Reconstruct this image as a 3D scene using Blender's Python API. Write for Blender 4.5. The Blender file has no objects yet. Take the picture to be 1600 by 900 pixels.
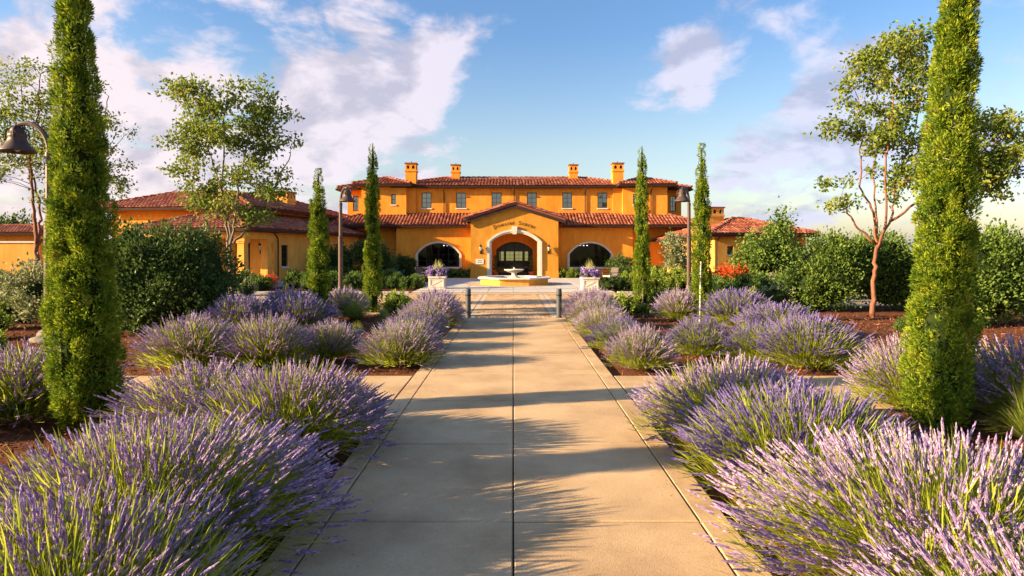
import bpy, math, random
import numpy as np
from mathutils import Vector, Matrix

random.seed(7)
RNG = np.random.default_rng(11)
S = bpy.context.scene
COL = S.collection
PI = math.pi

# ------------------------------------------------------------------ camera
cam = bpy.data.cameras.new('camera')
cam.sensor_width = 36.0
cam.lens = 22.5
cam.shift_x = -2 / 1600
cam.shift_y = -57 / 1600
cam.clip_start = 0.05
cam.clip_end = 8000
cam_o = bpy.data.objects.new('camera', cam)
cam_o.location = (0, 0, 1.8)
cam_o.rotation_euler = (math.radians(90), 0, 0)
COL.objects.link(cam_o)
S.camera = cam_o

# ------------------------------------------------------------------ light
SUN_EL = math.radians(17.5)
SUN_H = Vector((-1.0, -0.25, 0)).normalized()          # horizontal direction towards the sun
sun_vec = Vector((SUN_H.x * math.cos(SUN_EL), SUN_H.y * math.cos(SUN_EL), math.sin(SUN_EL)))
sun = bpy.data.lights.new('sun', 'SUN')
sun.energy = 5.0
sun.angle = math.radians(0.55)
sun.color = (1.0, 0.75, 0.44)
sun_o = bpy.data.objects.new('sun', sun)
sun_o.rotation_euler = sun_vec.to_track_quat('Z', 'Y').to_euler()
sun_o.location = (-40, 10, 30)
COL.objects.link(sun_o)

S.view_settings.view_transform = 'Standard'
S.view_settings.look = 'None'
S.view_settings.exposure = 1.72
S.view_settings.gamma = 1.0
S.view_settings.use_curve_mapping = False

def pdir(x, y):
    return Vector(((x - 802) / 1000, 1.0, (393 - y) / 1000)).normalized()

world = bpy.data.worlds.new('World')
S.world = world
world.use_nodes = True
def ramp_node(N, L, src, cols):
    r = N.new('ShaderNodeValToRGB'); el = r.color_ramp.elements
    while len(el) < len(cols): el.new(0.5)
    for i, c in enumerate(cols):
        el[i].position = i / max(1, len(cols) - 1) if len(c) == 3 else c[3]
        el[i].color = (c[0], c[1], c[2], 1)
    L.new(src, r.inputs[0]); return r.outputs[0]
def build_world():
    nt = world.node_tree
    N, L = nt.nodes, nt.links
    N.clear()
    out = N.new('ShaderNodeOutputWorld')
    bg = N.new('ShaderNodeBackground')
    bg.inputs['Strength'].default_value = 0.098
    sky = N.new('ShaderNodeTexSky')
    sky.sky_type = 'NISHITA'
    sky.sun_disc = False
    sky.sun_elevation = SUN_EL
    sky.sun_rotation = math.atan2(sun_vec.x, sun_vec.y)
    sky.air_density = 1.3
    sky.dust_density = 1.3
    sky.ozone_density = 2.2
    tc = N.new('ShaderNodeTexCoord')
    def math_(op, a, b=None, c=None, clamp=False):
        n = N.new('ShaderNodeMath'); n.operation = op; n.use_clamp = clamp
        for i, v in enumerate((a, b, c)):
            if v is None: continue
            if isinstance(v, (int, float)): n.inputs[i].default_value = v
            else: L.new(v, n.inputs[i])
        return n.outputs[0]
    d = tc.outputs['Generated']
    sep = N.new('ShaderNodeSeparateXYZ'); L.new(d, sep.inputs[0])
    z = math_('MAXIMUM', sep.outputs[2], 0.0)
    den = math_('ADD', z, 0.40)
    cmb = N.new('ShaderNodeCombineXYZ')
    L.new(math_('DIVIDE', sep.outputs[0], den), cmb.inputs[0])
    L.new(math_('DIVIDE', sep.outputs[1], den), cmb.inputs[1])
    def noise(vec, scale, detail, rough, off=(0, 0, 0), dist=0.0):
        mp = N.new('ShaderNodeMapping'); mp.inputs['Location'].default_value = off
        L.new(vec, mp.inputs[0])
        n = N.new('ShaderNodeTexNoise'); n.inputs['Scale'].default_value = scale
        n.inputs['Detail'].default_value = detail; n.inputs['Roughness'].default_value = rough
        n.inputs['Distortion'].default_value = dist
        L.new(mp.outputs[0], n.inputs['Vector'])
        return n.outputs['Fac']
    base = noise(cmb.outputs[0], 3.3, 9, 0.56, (3.1, 0.7, 0), 0.25)
    lit = noise(cmb.outputs[0], 3.3, 9, 0.56, (3.1 + 0.05, 0.7 + 0.03, 0), 0.25)
    wisp = noise(cmb.outputs[0], 9.0, 8, 0.62, (1.3, 5.2, 0), 0.6)
    # where the larger banks of cloud stand in the sky
    bank = None
    for (px, py, half, w) in ((330, 150, 14, .055), (190, 250, 16, .085), (620, 90, 9, .11), (740, 90, 5, .12), (440, 45, 8, .10),
                              (1030, 130, 5, .20), (1110, 105, 3.5, .15), (1310, 80, 5, .15), (1240, 240, 7, .12), (1350, 130, 5, .10), (1170, 120, 3.5, -.14), (1210, 40, 4, -.12),
                              (1560, 130, 9, .15), (560, 240, 10, .12), (50, 300, 14, .12), (1180, 290, 8, .10),
                              (880, 60, 9, -.12), (960, 230, 9, -.10), (1450, 30, 8, -.10), (800, 200, 8, -.12), (90, 40, 8, -.06)):
        v = pdir(px, py)
        dp = N.new('ShaderNodeVectorMath'); dp.operation = 'DOT_PRODUCT'
        L.new(d, dp.inputs[0]); dp.inputs[1].default_value = v
        mr = N.new('ShaderNodeMapRange'); mr.interpolation_type = 'SMOOTHSTEP'
        mr.inputs['From Min'].default_value = math.cos(math.radians(half * 1.25))
        mr.inputs['From Max'].default_value = math.cos(math.radians(half * .15))
        mr.inputs['To Min'].default_value = 0; mr.inputs['To Max'].default_value = w
        L.new(dp.outputs['Value'], mr.inputs['Value'])
        bank = mr.outputs[0] if bank is None else math_('ADD', bank, mr.outputs[0])
    dens = math_('ADD', math_('ADD', base, math_('MULTIPLY', math_('SUBTRACT', wisp, 0.5), 0.36)), bank)
    mask = N.new('ShaderNodeMapRange'); mask.interpolation_type = 'SMOOTHSTEP'
    mask.inputs['From Min'].default_value = 0.545; mask.inputs['From Max'].default_value = 0.72
    L.new(dens, mask.inputs['Value'])
    # relief: brighter where the cloud thins towards the sun
    rel = math_('SUBTRACT', base, lit)
    rel = math_('MULTIPLY_ADD', rel, 4.6, 0.60, clamp=True)
    cr = N.new('ShaderNodeValToRGB')
    e = cr.color_ramp.elements
    e[0].position = 0.2; e[0].color = (2.1, 2.0, 2.25, 1)
    e[1].position = 0.75; e[1].color = (3.25, 2.92, 2.98, 1)
    L.new(rel, cr.inputs[0])
    # warm, pale air low towards the sun side
    dp = N.new('ShaderNodeVectorMath'); dp.operation = 'DOT_PRODUCT'
    L.new(d, dp.inputs[0]); dp.inputs[1].default_value = Vector((SUN_H.x, SUN_H.y, 0))
    side = N.new('ShaderNodeMapRange'); side.inputs['From Min'].default_value = -0.7; side.inputs['From Max'].default_value = 0.9
    L.new(dp.outputs['Value'], side.inputs['Value'])
    warm = N.new('ShaderNodeMix'); warm.data_type = 'RGBA'; warm.blend_type = 'MULTIPLY'
    warm.inputs[0].default_value = 1.0
    wr = N.new('ShaderNodeValToRGB')
    wr.color_ramp.elements[0].color = (0.72, 0.84, 1.05, 1)
    wr.color_ramp.elements[1].color = (1.15, 1.02, .94, 1)
    L.new(side.outputs[0], wr.inputs[0])
    L.new(cr.outputs[0], warm.inputs[6]); L.new(wr.outputs[0], warm.inputs[7])
    mix = N.new('ShaderNodeMix'); mix.data_type = 'RGBA'
    L.new(math_('MULTIPLY', mask.outputs[0], 0.93), mix.inputs[0])
    gain = N.new('ShaderNodeMix'); gain.data_type = 'RGBA'; gain.blend_type = 'MULTIPLY'; gain.inputs[0].default_value = 1
    gz = N.new('ShaderNodeMapRange'); gz.inputs['From Min'].default_value = 0.0; gz.inputs['From Max'].default_value = 0.32; L.new(sep.outputs[2], gz.inputs['Value'])
    L.new(ramp_node(N, L, gz.outputs[0], [(.76, .75, .88), (.69, .68, .74), (.44, .56, .74)]), gain.inputs[7])
    L.new(sky.outputs[0], gain.inputs[6])
    L.new(gain.outputs[2], mix.inputs[6]); L.new(warm.outputs[2], mix.inputs[7])
    L.new(mix.outputs[2], bg.inputs['Color'])
    L.new(bg.outputs[0], out.inputs['Surface'])
build_world()

# ------------------------------------------------------------------ mesh helpers
class G:
    """collects vertices and faces (arrays) for one mesh"""
    def __init__(s): s.V = []; s.F = []; s.n = 0
    def add(s, V, *Fs):
        V = np.asarray(V, float).reshape(-1, 3)
        for F in Fs:
            F = np.asarray(F, int)
            if F.size: s.F.append(F + s.n)
        s.V.append(V); s.n += len(V)
        return s
    def box(s, x0, x1, y0, y1, z0, z1, M=None):
        V = np.array([(x, y, z) for z in (z0, z1) for y in (y0, y1) for x in (x0, x1)], float)
        if M is not None: V = xf(M, V)
        return s.add(V, BOXF)
    def slab(s, x0, x1, y0, y1, z0, z1, b=.008):
        """box with a bevelled top edge"""
        V = [(x0, y0, z0), (x1, y0, z0), (x1, y1, z0), (x0, y1, z0), (x0, y0, z1 - b), (x1, y0, z1 - b), (x1, y1, z1 - b), (x0, y1, z1 - b),
             (x0 + b, y0 + b, z1), (x1 - b, y0 + b, z1), (x1 - b, y1 - b, z1), (x0 + b, y1 - b, z1)]
        F = [(i, (i + 1) % 4, (i + 1) % 4 + 4, i + 4) for i in range(4)] + [(i + 4, (i + 1) % 4 + 4, (i + 1) % 4 + 8, i + 8) for i in range(4)] + [(8, 9, 10, 11), (3, 2, 1, 0)]
        return s.add(V, F)
    def tube(s, pts, rad, sides=6, cap=True):
        pts = [Vector(p) for p in pts]
        if not hasattr(rad, '__len__'): rad = [rad] * len(pts)
        V = []; up = None
        for i, p in enumerate(pts):
            t = (pts[min(i + 1, len(pts) - 1)] - pts[max(i - 1, 0)]).normalized()
            if up is None:
                up = t.orthogonal().normalized()
            a = (up - t * up.dot(t))
            a = a.normalized() if a.length > 1e-6 else t.orthogonal().normalized()
            up = a; b = t.cross(a)
            for k in range(sides):
                c = 2 * PI * k / sides
                V.append(p + (a * math.cos(c) + b * math.sin(c)) * rad[i])
        F = []
        for i in range(len(pts) - 1):
            for k in range(sides):
                F.append((i * sides + k, i * sides + (k + 1) % sides, (i + 1) * sides + (k + 1) % sides, (i + 1) * sides + k))
        s.add([tuple(v) for v in V], F)
        if cap:
            m = len(pts) - 1
            s.F.append(np.array([[s.n - len(V) + m * sides + k for k in range(sides)]]))
            s.F.append(np.array([[s.n - len(V) + k for k in range(sides)][::-1]]))
        return s
    def lathe(s, prof, sides=24, cx=0, cy=0):
        V = [(cx + r * math.cos(2 * PI * k / sides), cy + r * math.sin(2 * PI * k / sides), z) for r, z in prof for k in range(sides)]
        F = [(i * sides + k, i * sides + (k + 1) % sides, (i + 1) * sides + (k + 1) % sides, (i + 1) * sides + k) for i in range(len(prof) - 1) for k in range(sides)]
        return s.add(V, F)
    def poly(s, pts): return s.add(pts, [tuple(range(len(pts)))])
    def scatter(s, tv, tfs, M, P):
        tv = np.asarray(tv, float); K = len(P)
        V = np.einsum('kij,nj->kni', M, tv) + np.asarray(P)[:, None, :]
        off = (np.arange(K) * len(tv))[:, None, None]
        Fs = [(np.asarray(tf, int)[None] + off).reshape(-1, len(tf[0])) for tf in tfs]
        return s.add(V.reshape(-1, 3), *Fs)
BOXF = [(0, 2, 3, 1), (4, 5, 7, 6), (0, 1, 5, 4), (1, 3, 7, 5), (3, 2, 6, 7), (2, 0, 4, 6)]
def xf(M, V):
    M = np.array(M); return V @ M[:3, :3].T + M[:3, 3]

def to_mesh(name, g, mat, smooth=False):
    me = bpy.data.meshes.new(name)
    V = np.concatenate(g.V) if g.V else np.zeros((0, 3))
    me.vertices.add(len(V)); me.vertices.foreach_set('co', V.astype(np.float32).ravel())
    tot = sum(F.size for F in g.F); npol = sum(len(F) for F in g.F)
    me.loops.add(tot); me.polygons.add(npol)
    me.loops.foreach_set('vertex_index', np.concatenate([F.ravel() for F in g.F]).astype(np.int32))
    ln = np.concatenate([np.full(len(F), F.shape[1]) for F in g.F])
    me.polygons.foreach_set('loop_start', np.concatenate(([0], np.cumsum(ln)[:-1])).astype(np.int32))
    me.polygons.foreach_set('use_smooth', np.full(npol, bool(smooth)))
    me.update(calc_edges=True)
    if mat is not None: me.materials.append(mat)
    return me

def link(name, me, parent=None, loc=None, kind=None, label=None, cat=None, group=None):
    o = bpy.data.objects.new(name, me); COL.objects.link(o)
    if parent is not None: o.parent = parent
    if loc is not None: o.location = loc
    if kind: o['kind'] = kind
    if label: o['label'] = label
    if cat: o['category'] = cat
    if group: o['group'] = group
    return o
def obj(name, g, mat, parent=None, smooth=False, **k):
    return link(name, to_mesh(name, g, mat, smooth), parent, **k)
def thing(name, label, cat, loc=(0, 0, 0), rz=0, group=None, sc=None):
    o = link(name, None, None, loc, None, label, cat, group)
    o.rotation_euler = (0, 0, rz)
    if sc is not None: o.scale = sc if hasattr(sc, '__len__') else (sc, sc, sc)
    return o

def unit(v): return v / np.maximum(np.linalg.norm(v, axis=-1, keepdims=True), 1e-9)
def frames(D, rng, scale=1.0):
    """(K,3,3) matrices whose z axis is D, rolled at random"""
    D = unit(np.asarray(D, float)); K = len(D)
    r = rng.normal(size=(K, 3)); a = unit(r - D * (r * D).sum(1, keepdims=True)); b = np.cross(D, a)
    M = np.stack([a, b, D], axis=2)
    if np.ndim(scale) == 1: M = M * np.asarray(scale)[:, None, None]
    elif np.ndim(scale) == 2: M = M * np.asarray(scale)[:, None, :]
    else: M = M * scale
    return M

# ------------------------------------------------------------------ material helpers
def new_mat(name):
    m = bpy.data.materials.new(name); m.use_nodes = True
    nt = m.node_tree; nt.nodes.clear()
    return m, nt.nodes, nt.links
def surf(name, cols, scale=3.0, rough=.8, bump=.0, bscale=40., detail=6, island=False, objrand=0.0, spec=.3, metal=0., fine=None, coord='Object', stretch=None, nrough=.6):
    m, N, L = new_mat(name)
    out = N.new('ShaderNodeOutputMaterial'); p = N.new('ShaderNodeBsdfPrincipled')
    p.inputs['Roughness'].default_value = rough; p.inputs['Metallic'].default_value = metal
    p.inputs['Specular IOR Level'].default_value = spec
    tc = N.new('ShaderNodeTexCoord'); vec = tc.outputs[coord]
    if coord == 'World':
        pass
    if stretch:
        mp = N.new('ShaderNodeMapping'); mp.inputs['Scale'].default_value = stretch; L.new(vec, mp.inputs[0]); vec = mp.outputs[0]
    n = N.new('ShaderNodeTexNoise'); n.inputs['Scale'].default_value = scale; n.inputs['Detail'].default_value = detail; n.inputs['Roughness'].default_value = nrough
    L.new(vec, n.inputs['Vector'])
    src = n.outputs['Fac']
    if island:
        ge = N.new('ShaderNodeNewGeometry')
        mx = N.new('ShaderNodeMath'); mx.operation = 'MULTIPLY_ADD'; mx.inputs[1].default_value = island; 
        L.new(ge.outputs['Random Per Island'], mx.inputs[0])
        m2 = N.new('ShaderNodeMath'); m2.operation = 'MULTIPLY'; m2.inputs[1].default_value = 1 - island; L.new(src, m2.inputs[0]); L.new(m2.outputs[0], mx.inputs[2])
        src = mx.outputs[0]
    else:
        mr = N.new('ShaderNodeMapRange'); mr.inputs['From Min'].default_value = .28; mr.inputs['From Max'].default_value = .72; L.new(src, mr.inputs[0]); src = mr.outputs[0]
    if objrand:
        oi = N.new('ShaderNodeObjectInfo'); ad = N.new('ShaderNodeMath'); ad.operation = 'MULTIPLY_ADD'; ad.inputs[1].default_value = objrand
        sb = N.new('ShaderNodeMath'); sb.operation = 'SUBTRACT'; sb.inputs[1].default_value = .5; L.new(oi.outputs['Random'], sb.inputs[0])
        L.new(sb.outputs[0], ad.inputs[0]); L.new(src, ad.inputs[2]); src = ad.outputs[0]
    c = ramp_node(N, L, src, cols)
    if fine:
        fs, fa = fine
        n2 = N.new('ShaderNodeTexNoise'); n2.inputs['Scale'].default_value = fs; n2.inputs['Detail'].default_value = 3; L.new(vec, n2.inputs['Vector'])
        mr = N.new('ShaderNodeMapRange'); mr.inputs['From Min'].default_value = .3; mr.inputs['From Max'].default_value = .7
        mr.inputs['To Min'].default_value = 1 - fa; mr.inputs['To Max'].default_value = 1 + fa; L.new(n2.outputs['Fac'], mr.inputs[0])
        mm = N.new('ShaderNodeVectorMath'); mm.operation = 'SCALE'; L.new(c, mm.inputs[0]); L.new(mr.outputs[0], mm.inputs['Scale']); c = mm.outputs[0]
    L.new(c, p.inputs['Base Color'])
    if bump:
        nb = N.new('ShaderNodeTexNoise'); nb.inputs['Scale'].default_value = bscale; nb.inputs['Detail'].default_value = 4; L.new(vec, nb.inputs['Vector'])
        bp = N.new('ShaderNodeBump'); bp.inputs['Strength'].default_value = bump; bp.inputs['Distance'].default_value = .02
        L.new(nb.outputs['Fac'], bp.inputs['Height']); L.new(bp.outputs[0], p.inputs['Normal'])
    L.new(p.outputs[0], out.inputs[0])
    return m
def leafy(name, cols, transl=.4, rough=.55, spec=.25, tcol=None, obj_var=.0, patch=None):
    """leaf or petal: colour varies leaf by leaf; light comes through"""
    m, N, L = new_mat(name)
    out = N.new('ShaderNodeOutputMaterial'); p = N.new('ShaderNodeBsdfPrincipled'); t = N.new('ShaderNodeBsdfTranslucent'); mx = N.new('ShaderNodeMixShader')
    p.inputs['Roughness'].default_value = rough; p.inputs['Specular IOR Level'].default_value = spec
    ge = N.new('ShaderNodeNewGeometry')
    src = ge.outputs['Random Per Island']
    if obj_var:
        oi = N.new('ShaderNodeObjectInfo'); a = N.new('ShaderNodeMath'); a.operation = 'SUBTRACT'; a.inputs[1].default_value = .5; L.new(oi.outputs['Random'], a.inputs[0])
        b = N.new('ShaderNodeMath'); b.operation = 'MULTIPLY_ADD'; b.inputs[1].default_value = obj_var; L.new(a.outputs[0], b.inputs[0]); L.new(src, b.inputs[2]); src = b.outputs[0]
    if patch:                                            # older and younger growth in patches
        tc = N.new('ShaderNodeTexCoord'); nz = N.new('ShaderNodeTexNoise'); nz.inputs['Scale'].default_value = patch; nz.inputs['Detail'].default_value = 3; L.new(tc.outputs['Object'], nz.inputs['Vector'])
        a = N.new('ShaderNodeMapRange'); a.inputs['From Min'].default_value = .3; a.inputs['From Max'].default_value = .7; a.inputs['To Min'].default_value = -.32; a.inputs['To Max'].default_value = .32; L.new(nz.outputs['Fac'], a.inputs[0])
        b = N.new('ShaderNodeMath'); b.operation = 'MULTIPLY_ADD'; b.inputs[1].default_value = .62; b.use_clamp = True; L.new(src, b.inputs[0])
        b2 = N.new('ShaderNodeMath'); b2.operation = 'ADD'; b2.inputs[1].default_value = .19; L.new(a.outputs[0], b2.inputs[0]); L.new(b2.outputs[0], b.inputs[2]); src = b.outputs[0]
    c = ramp_node(N, L, src, cols)
    L.new(c, p.inputs['Base Color'])
    if tcol:
        k = N.new('ShaderNodeMix'); k.data_type = 'RGBA'; k.blend_type = 'MULTIPLY'; k.inputs[0].default_value = 1; k.inputs[7].default_value = (*tcol, 1); L.new(c, k.inputs[6]); c = k.outputs[2]
    L.new(c, t.inputs['Color'])
    mx.inputs[0].default_value = transl
    L.new(p.outputs[0], mx.inputs[1]); L.new(t.outputs[0], mx.inputs[2]); L.new(mx.outputs[0], out.inputs[0])
    return m
def plain(name, col, rough=.5, metal=0., spec=.4, ior=None, emit=None):
    m, N, L = new_mat(name)
    out = N.new('ShaderNodeOutputMaterial'); p = N.new('ShaderNodeBsdfPrincipled')
    n = N.new('ShaderNodeTexNoise'); n.inputs['Scale'].default_value = 9; n.inputs['Detail'].default_value = 5
    c = ramp_node(N, L, n.outputs['Fac'], [tuple(v * .82 for v in col), tuple(min(1, v * 1.15) for v in col)])
    L.new(c, p.inputs['Base Color'])
    p.inputs['Roughness'].default_value = rough; p.inputs['Metallic'].default_value = metal; p.inputs['Specular IOR Level'].default_value = spec
    if ior: p.inputs['IOR'].default_value = ior
    if emit: p.inputs['Emission Color'].default_value = (*emit[0], 1); p.inputs['Emission Strength'].default_value = emit[1]
    L.new(p.outputs[0], out.inputs[0])
    return m
def clear_glass(name, tint=(.8, .85, .85), refl=1.5):
    m, N, L = new_mat(name)
    out = N.new('ShaderNodeOutputMaterial'); t = N.new('ShaderNodeBsdfTransparent'); gl = N.new('ShaderNodeBsdfGlossy'); mx = N.new('ShaderNodeMixShader'); fr = N.new('ShaderNodeFresnel')
    t.inputs[0].default_value = (*tint, 1); gl.inputs['Roughness'].default_value = .02; fr.inputs['IOR'].default_value = refl
    L.new(fr.outputs[0], mx.inputs[0]); L.new(t.outputs[0], mx.inputs[1]); L.new(gl.outputs[0], mx.inputs[2]); L.new(mx.outputs[0], out.inputs[0])
    return m

MT = {}
MT['stucco'] = surf('orange_stucco', [(.66, .225, .024), (.76, .275, .032), (.83, .32, .045)], scale=1.3, rough=.92, bump=.25, bscale=55, spec=.1, fine=(5, .09), stretch=(1, 1, .35))
MT['ochre'] = surf('stucco_light_tint', [(.52, .22, .028), (.60, .26, .036), (.67, .295, .046)], scale=1.3, rough=.92, bump=.25, bscale=55, spec=.1, fine=(5, .09), stretch=(1, 1, .35))  # same wall stucco, its yellower look in the entrance light put into the colour
MT['wing'] = surf('wing_stucco', [(.64, .30, .055), (.72, .345, .068), (.78, .375, .08)], scale=1.3, rough=.92, bump=.25, bscale=55, spec=.1, fine=(5, .09), stretch=(1, 1, .35))
MT['tile'] = surf('roof_tile', [(.12, .03, .018), (.22, .058, .032), (.32, .097, .05), (.48, .22, .125)], scale=14, rough=.75, island=.72, spec=.25, fine=(60, .15))
MT['tile_base'] = surf('roof_pan', [(.20, .055, .04), (.30, .09, .06)], scale=8, rough=.85)
MT['brown'] = surf('brown_metal', [(.035, .02, .015), (.055, .033, .024)], scale=5, rough=.65, spec=.15)
MT['soffit'] = surf('soffit_wood', [(.06, .03, .018), (.11, .055, .03)], scale=6, rough=.7)
MT['stone'] = surf('cast_stone', [(.58, .50, .40), (.70, .62, .52)], scale=4, rough=.85, bump=.15, bscale=60, fine=(30, .07))
MT['frame'] = plain('dark_frame', (.022, .02, .018), .45)
MT['pane'] = plain('window_pane', (.02, .024, .028), .04, spec=.5, ior=2.6)
MT['pane_dark'] = plain('dark_pane', (.012, .013, .012), .05, spec=.5, ior=1.5)
MT['glass'] = clear_glass('clear_glass')
MT['iron'] = plain('black_iron', (.02, .017, .015), .5, metal=.3)
MT['lampglass'] = plain('frosted_lamp_glass', (.75, .72, .62), .4)
MT['lit'] = plain('lit_downlight', (.9, .85, .7), .5, emit=((1, .92, .75), 1.0))
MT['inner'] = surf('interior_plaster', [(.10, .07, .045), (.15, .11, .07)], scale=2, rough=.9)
MT['concrete'] = surf('path_concrete', [(.35, .225, .12), (.51, .345, .19), (.62, .435, .25)], scale=1.1, rough=.9, bump=.22, bscale=130, spec=.15, fine=(85, .10), objrand=.14, detail=9)
MT['joint'] = surf('joint_filler', [(.03, .025, .02), (.06, .05, .04)], scale=20, rough=1)
MT['brick'] = surf('paver_brick', [(.28, .16, .075), (.48, .30, .155), (.70, .49, .29)], scale=12, rough=.9, island=.8, fine=(70, .12))
MT['brick_pale'] = surf('pale_paver', [(.44, .31, .20), (.58, .44, .30)], scale=12, rough=.9, island=.8, fine=(70, .12))
MT['drive'] = surf('drive_paving', [(.42, .29, .18), (.52, .37, .24)], scale=6, rough=.95, fine=(50, .15))
MT['asphalt'] = surf('asphalt', [(.06, .062, .07), (.09, .09, .10)], scale=20, rough=.9, bump=.3, bscale=200)
MT['plaza'] = surf('plaza_stone', [(.44, .39, .34), (.54, .49, .43)], scale=2, rough=.85, objrand=.07, fine=(40, .07))
MT['kerb'] = surf('kerb_concrete', [(.36, .33, .30), (.46, .43, .39)], scale=5, rough=.9, fine=(60, .1))
MT['mulch'] = surf('bark_mulch', [(.035, .015, .009), (.09, .036, .019), (.16, .068, .034)], scale=26, rough=1, bump=1.0, bscale=45, spec=.05, fine=(7, .3), nrough=.75)
MT['chip'] = surf('bark_chip', [(.07, .026, .014), (.18, .068, .035), (.30, .135, .075)], scale=20, rough=1, island=.9, spec=.05)
MT['bark_red'] = surf('red_bark', [(.11, .04, .022), (.21, .08, .042), (.29, .12, .065)], scale=14, rough=.8, bump=.5, bscale=30, stretch=(1, 1, .3))
MT['bark_grey'] = surf('grey_bark', [(.11, .08, .06), (.24, .19, .15)], scale=14, rough=.9, bump=.5, bscale=30, stretch=(1, 1, .3))
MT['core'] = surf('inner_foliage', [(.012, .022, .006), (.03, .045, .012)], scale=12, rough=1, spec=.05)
MT['bronze'] = surf('bronze_lamp', [(.06, .037, .028), (.105, .065, .05)], scale=6, rough=.5, metal=.25, spec=.4)
MT['greymetal'] = plain('grey_bollard', (.075, .08, .09), .5, metal=.2)
MT['terracotta'] = surf('terracotta_pot', [(.38, .11, .06), (.48, .16, .09)], scale=6, rough=.8)
MT['water'] = plain('fountain_water', (.03, .035, .035), .05, spec=.6)
MT['chairm'] = surf('woven_chair', [(.05, .035, .028), (.11, .08, .06)], scale=40, rough=.6)
MT['cushion'] = surf('chair_cushion', [(.50, .42, .32), (.60, .52, .40)], scale=12, rough=.9)
MT['white'] = plain('white_enamel', (.74, .72, .68), .5)
MT['ink'] = plain('dark_lettering', (.035, .022, .016), .6)

MT['lav_stem'] = leafy('lavender_stem', [(.24, .30, .035), (.40, .44, .055), (.54, .55, .10)], .5, .6, .15)
MT['lav_leaf'] = leafy('lavender_leaf', [(.15, .21, .022), (.36, .42, .04), (.58, .58, .07)], .5, .6, .15)
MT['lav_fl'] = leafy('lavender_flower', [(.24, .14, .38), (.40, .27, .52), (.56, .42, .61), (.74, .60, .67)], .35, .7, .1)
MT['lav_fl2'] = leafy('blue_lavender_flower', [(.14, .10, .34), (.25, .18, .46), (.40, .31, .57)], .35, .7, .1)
MT['cyp'] = leafy('cypress_foliage', [(.035, .08, .008, 0), (.11, .185, .013, .33), (.25, .32, .022, .66), (.46, .48, .04, .96), (.27, .17, .05, .995)], .35, .6, .15, patch=5.5)
MT['maple'] = leafy('maple_leaf', [(.07, .115, .015), (.14, .20, .025), (.25, .30, .04), (.33, .31, .05)], .45, .5, .3, patch=1.6)
MT['shrub_dark'] = leafy('dark_shrub_leaf', [(.03, .065, .012), (.07, .12, .022), (.15, .20, .04)], .35, .5, .3, patch=2.2)
MT['shrub_mid'] = leafy('mid_shrub_leaf', [(.06, .12, .018), (.13, .21, .03), (.24, .31, .05)], .4, .5, .3, patch=2.2)
MT['shrub_lime'] = leafy('lime_shrub_leaf', [(.14, .21, .02), (.27, .35, .035), (.42, .48, .06)], .4, .5, .3)
MT['shrub_pale'] = leafy('pale_shrub_leaf', [(.12, .15, .05), (.24, .26, .11), (.42, .42, .24)], .35, .6, .2)
MT['shrub_blue'] = leafy('blue_shrub_leaf', [(.06, .12, .13), (.12, .22, .24), (.2, .32, .34)], .3, .6, .2)
MT['shrub_gold'] = leafy('gold_shrub_leaf', [(.22, .17, .02), (.38, .30, .03), (.5, .42, .08)], .4, .5, .2)
MT['red_fl'] = leafy('red_flower', [(.45, .035, .01), (.65, .07, .015), (.8, .16, .03)], .35, .6, .2)
MT['purple_fl'] = leafy('purple_flower', [(.10, .06, .32), (.22, .14, .5), (.5, .35, .55), (.65, .5, .6)], .3, .6, .2)
MT['grass'] = leafy('ornamental_grass', [(.11, .16, .025), (.22, .27, .04), (.35, .36, .07)], .45, .6, .15)
MT['plume'] = leafy('yellow_grass', [(.34, .36, .08), (.50, .50, .16), (.66, .62, .28)], .4, .6, .2)

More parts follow.
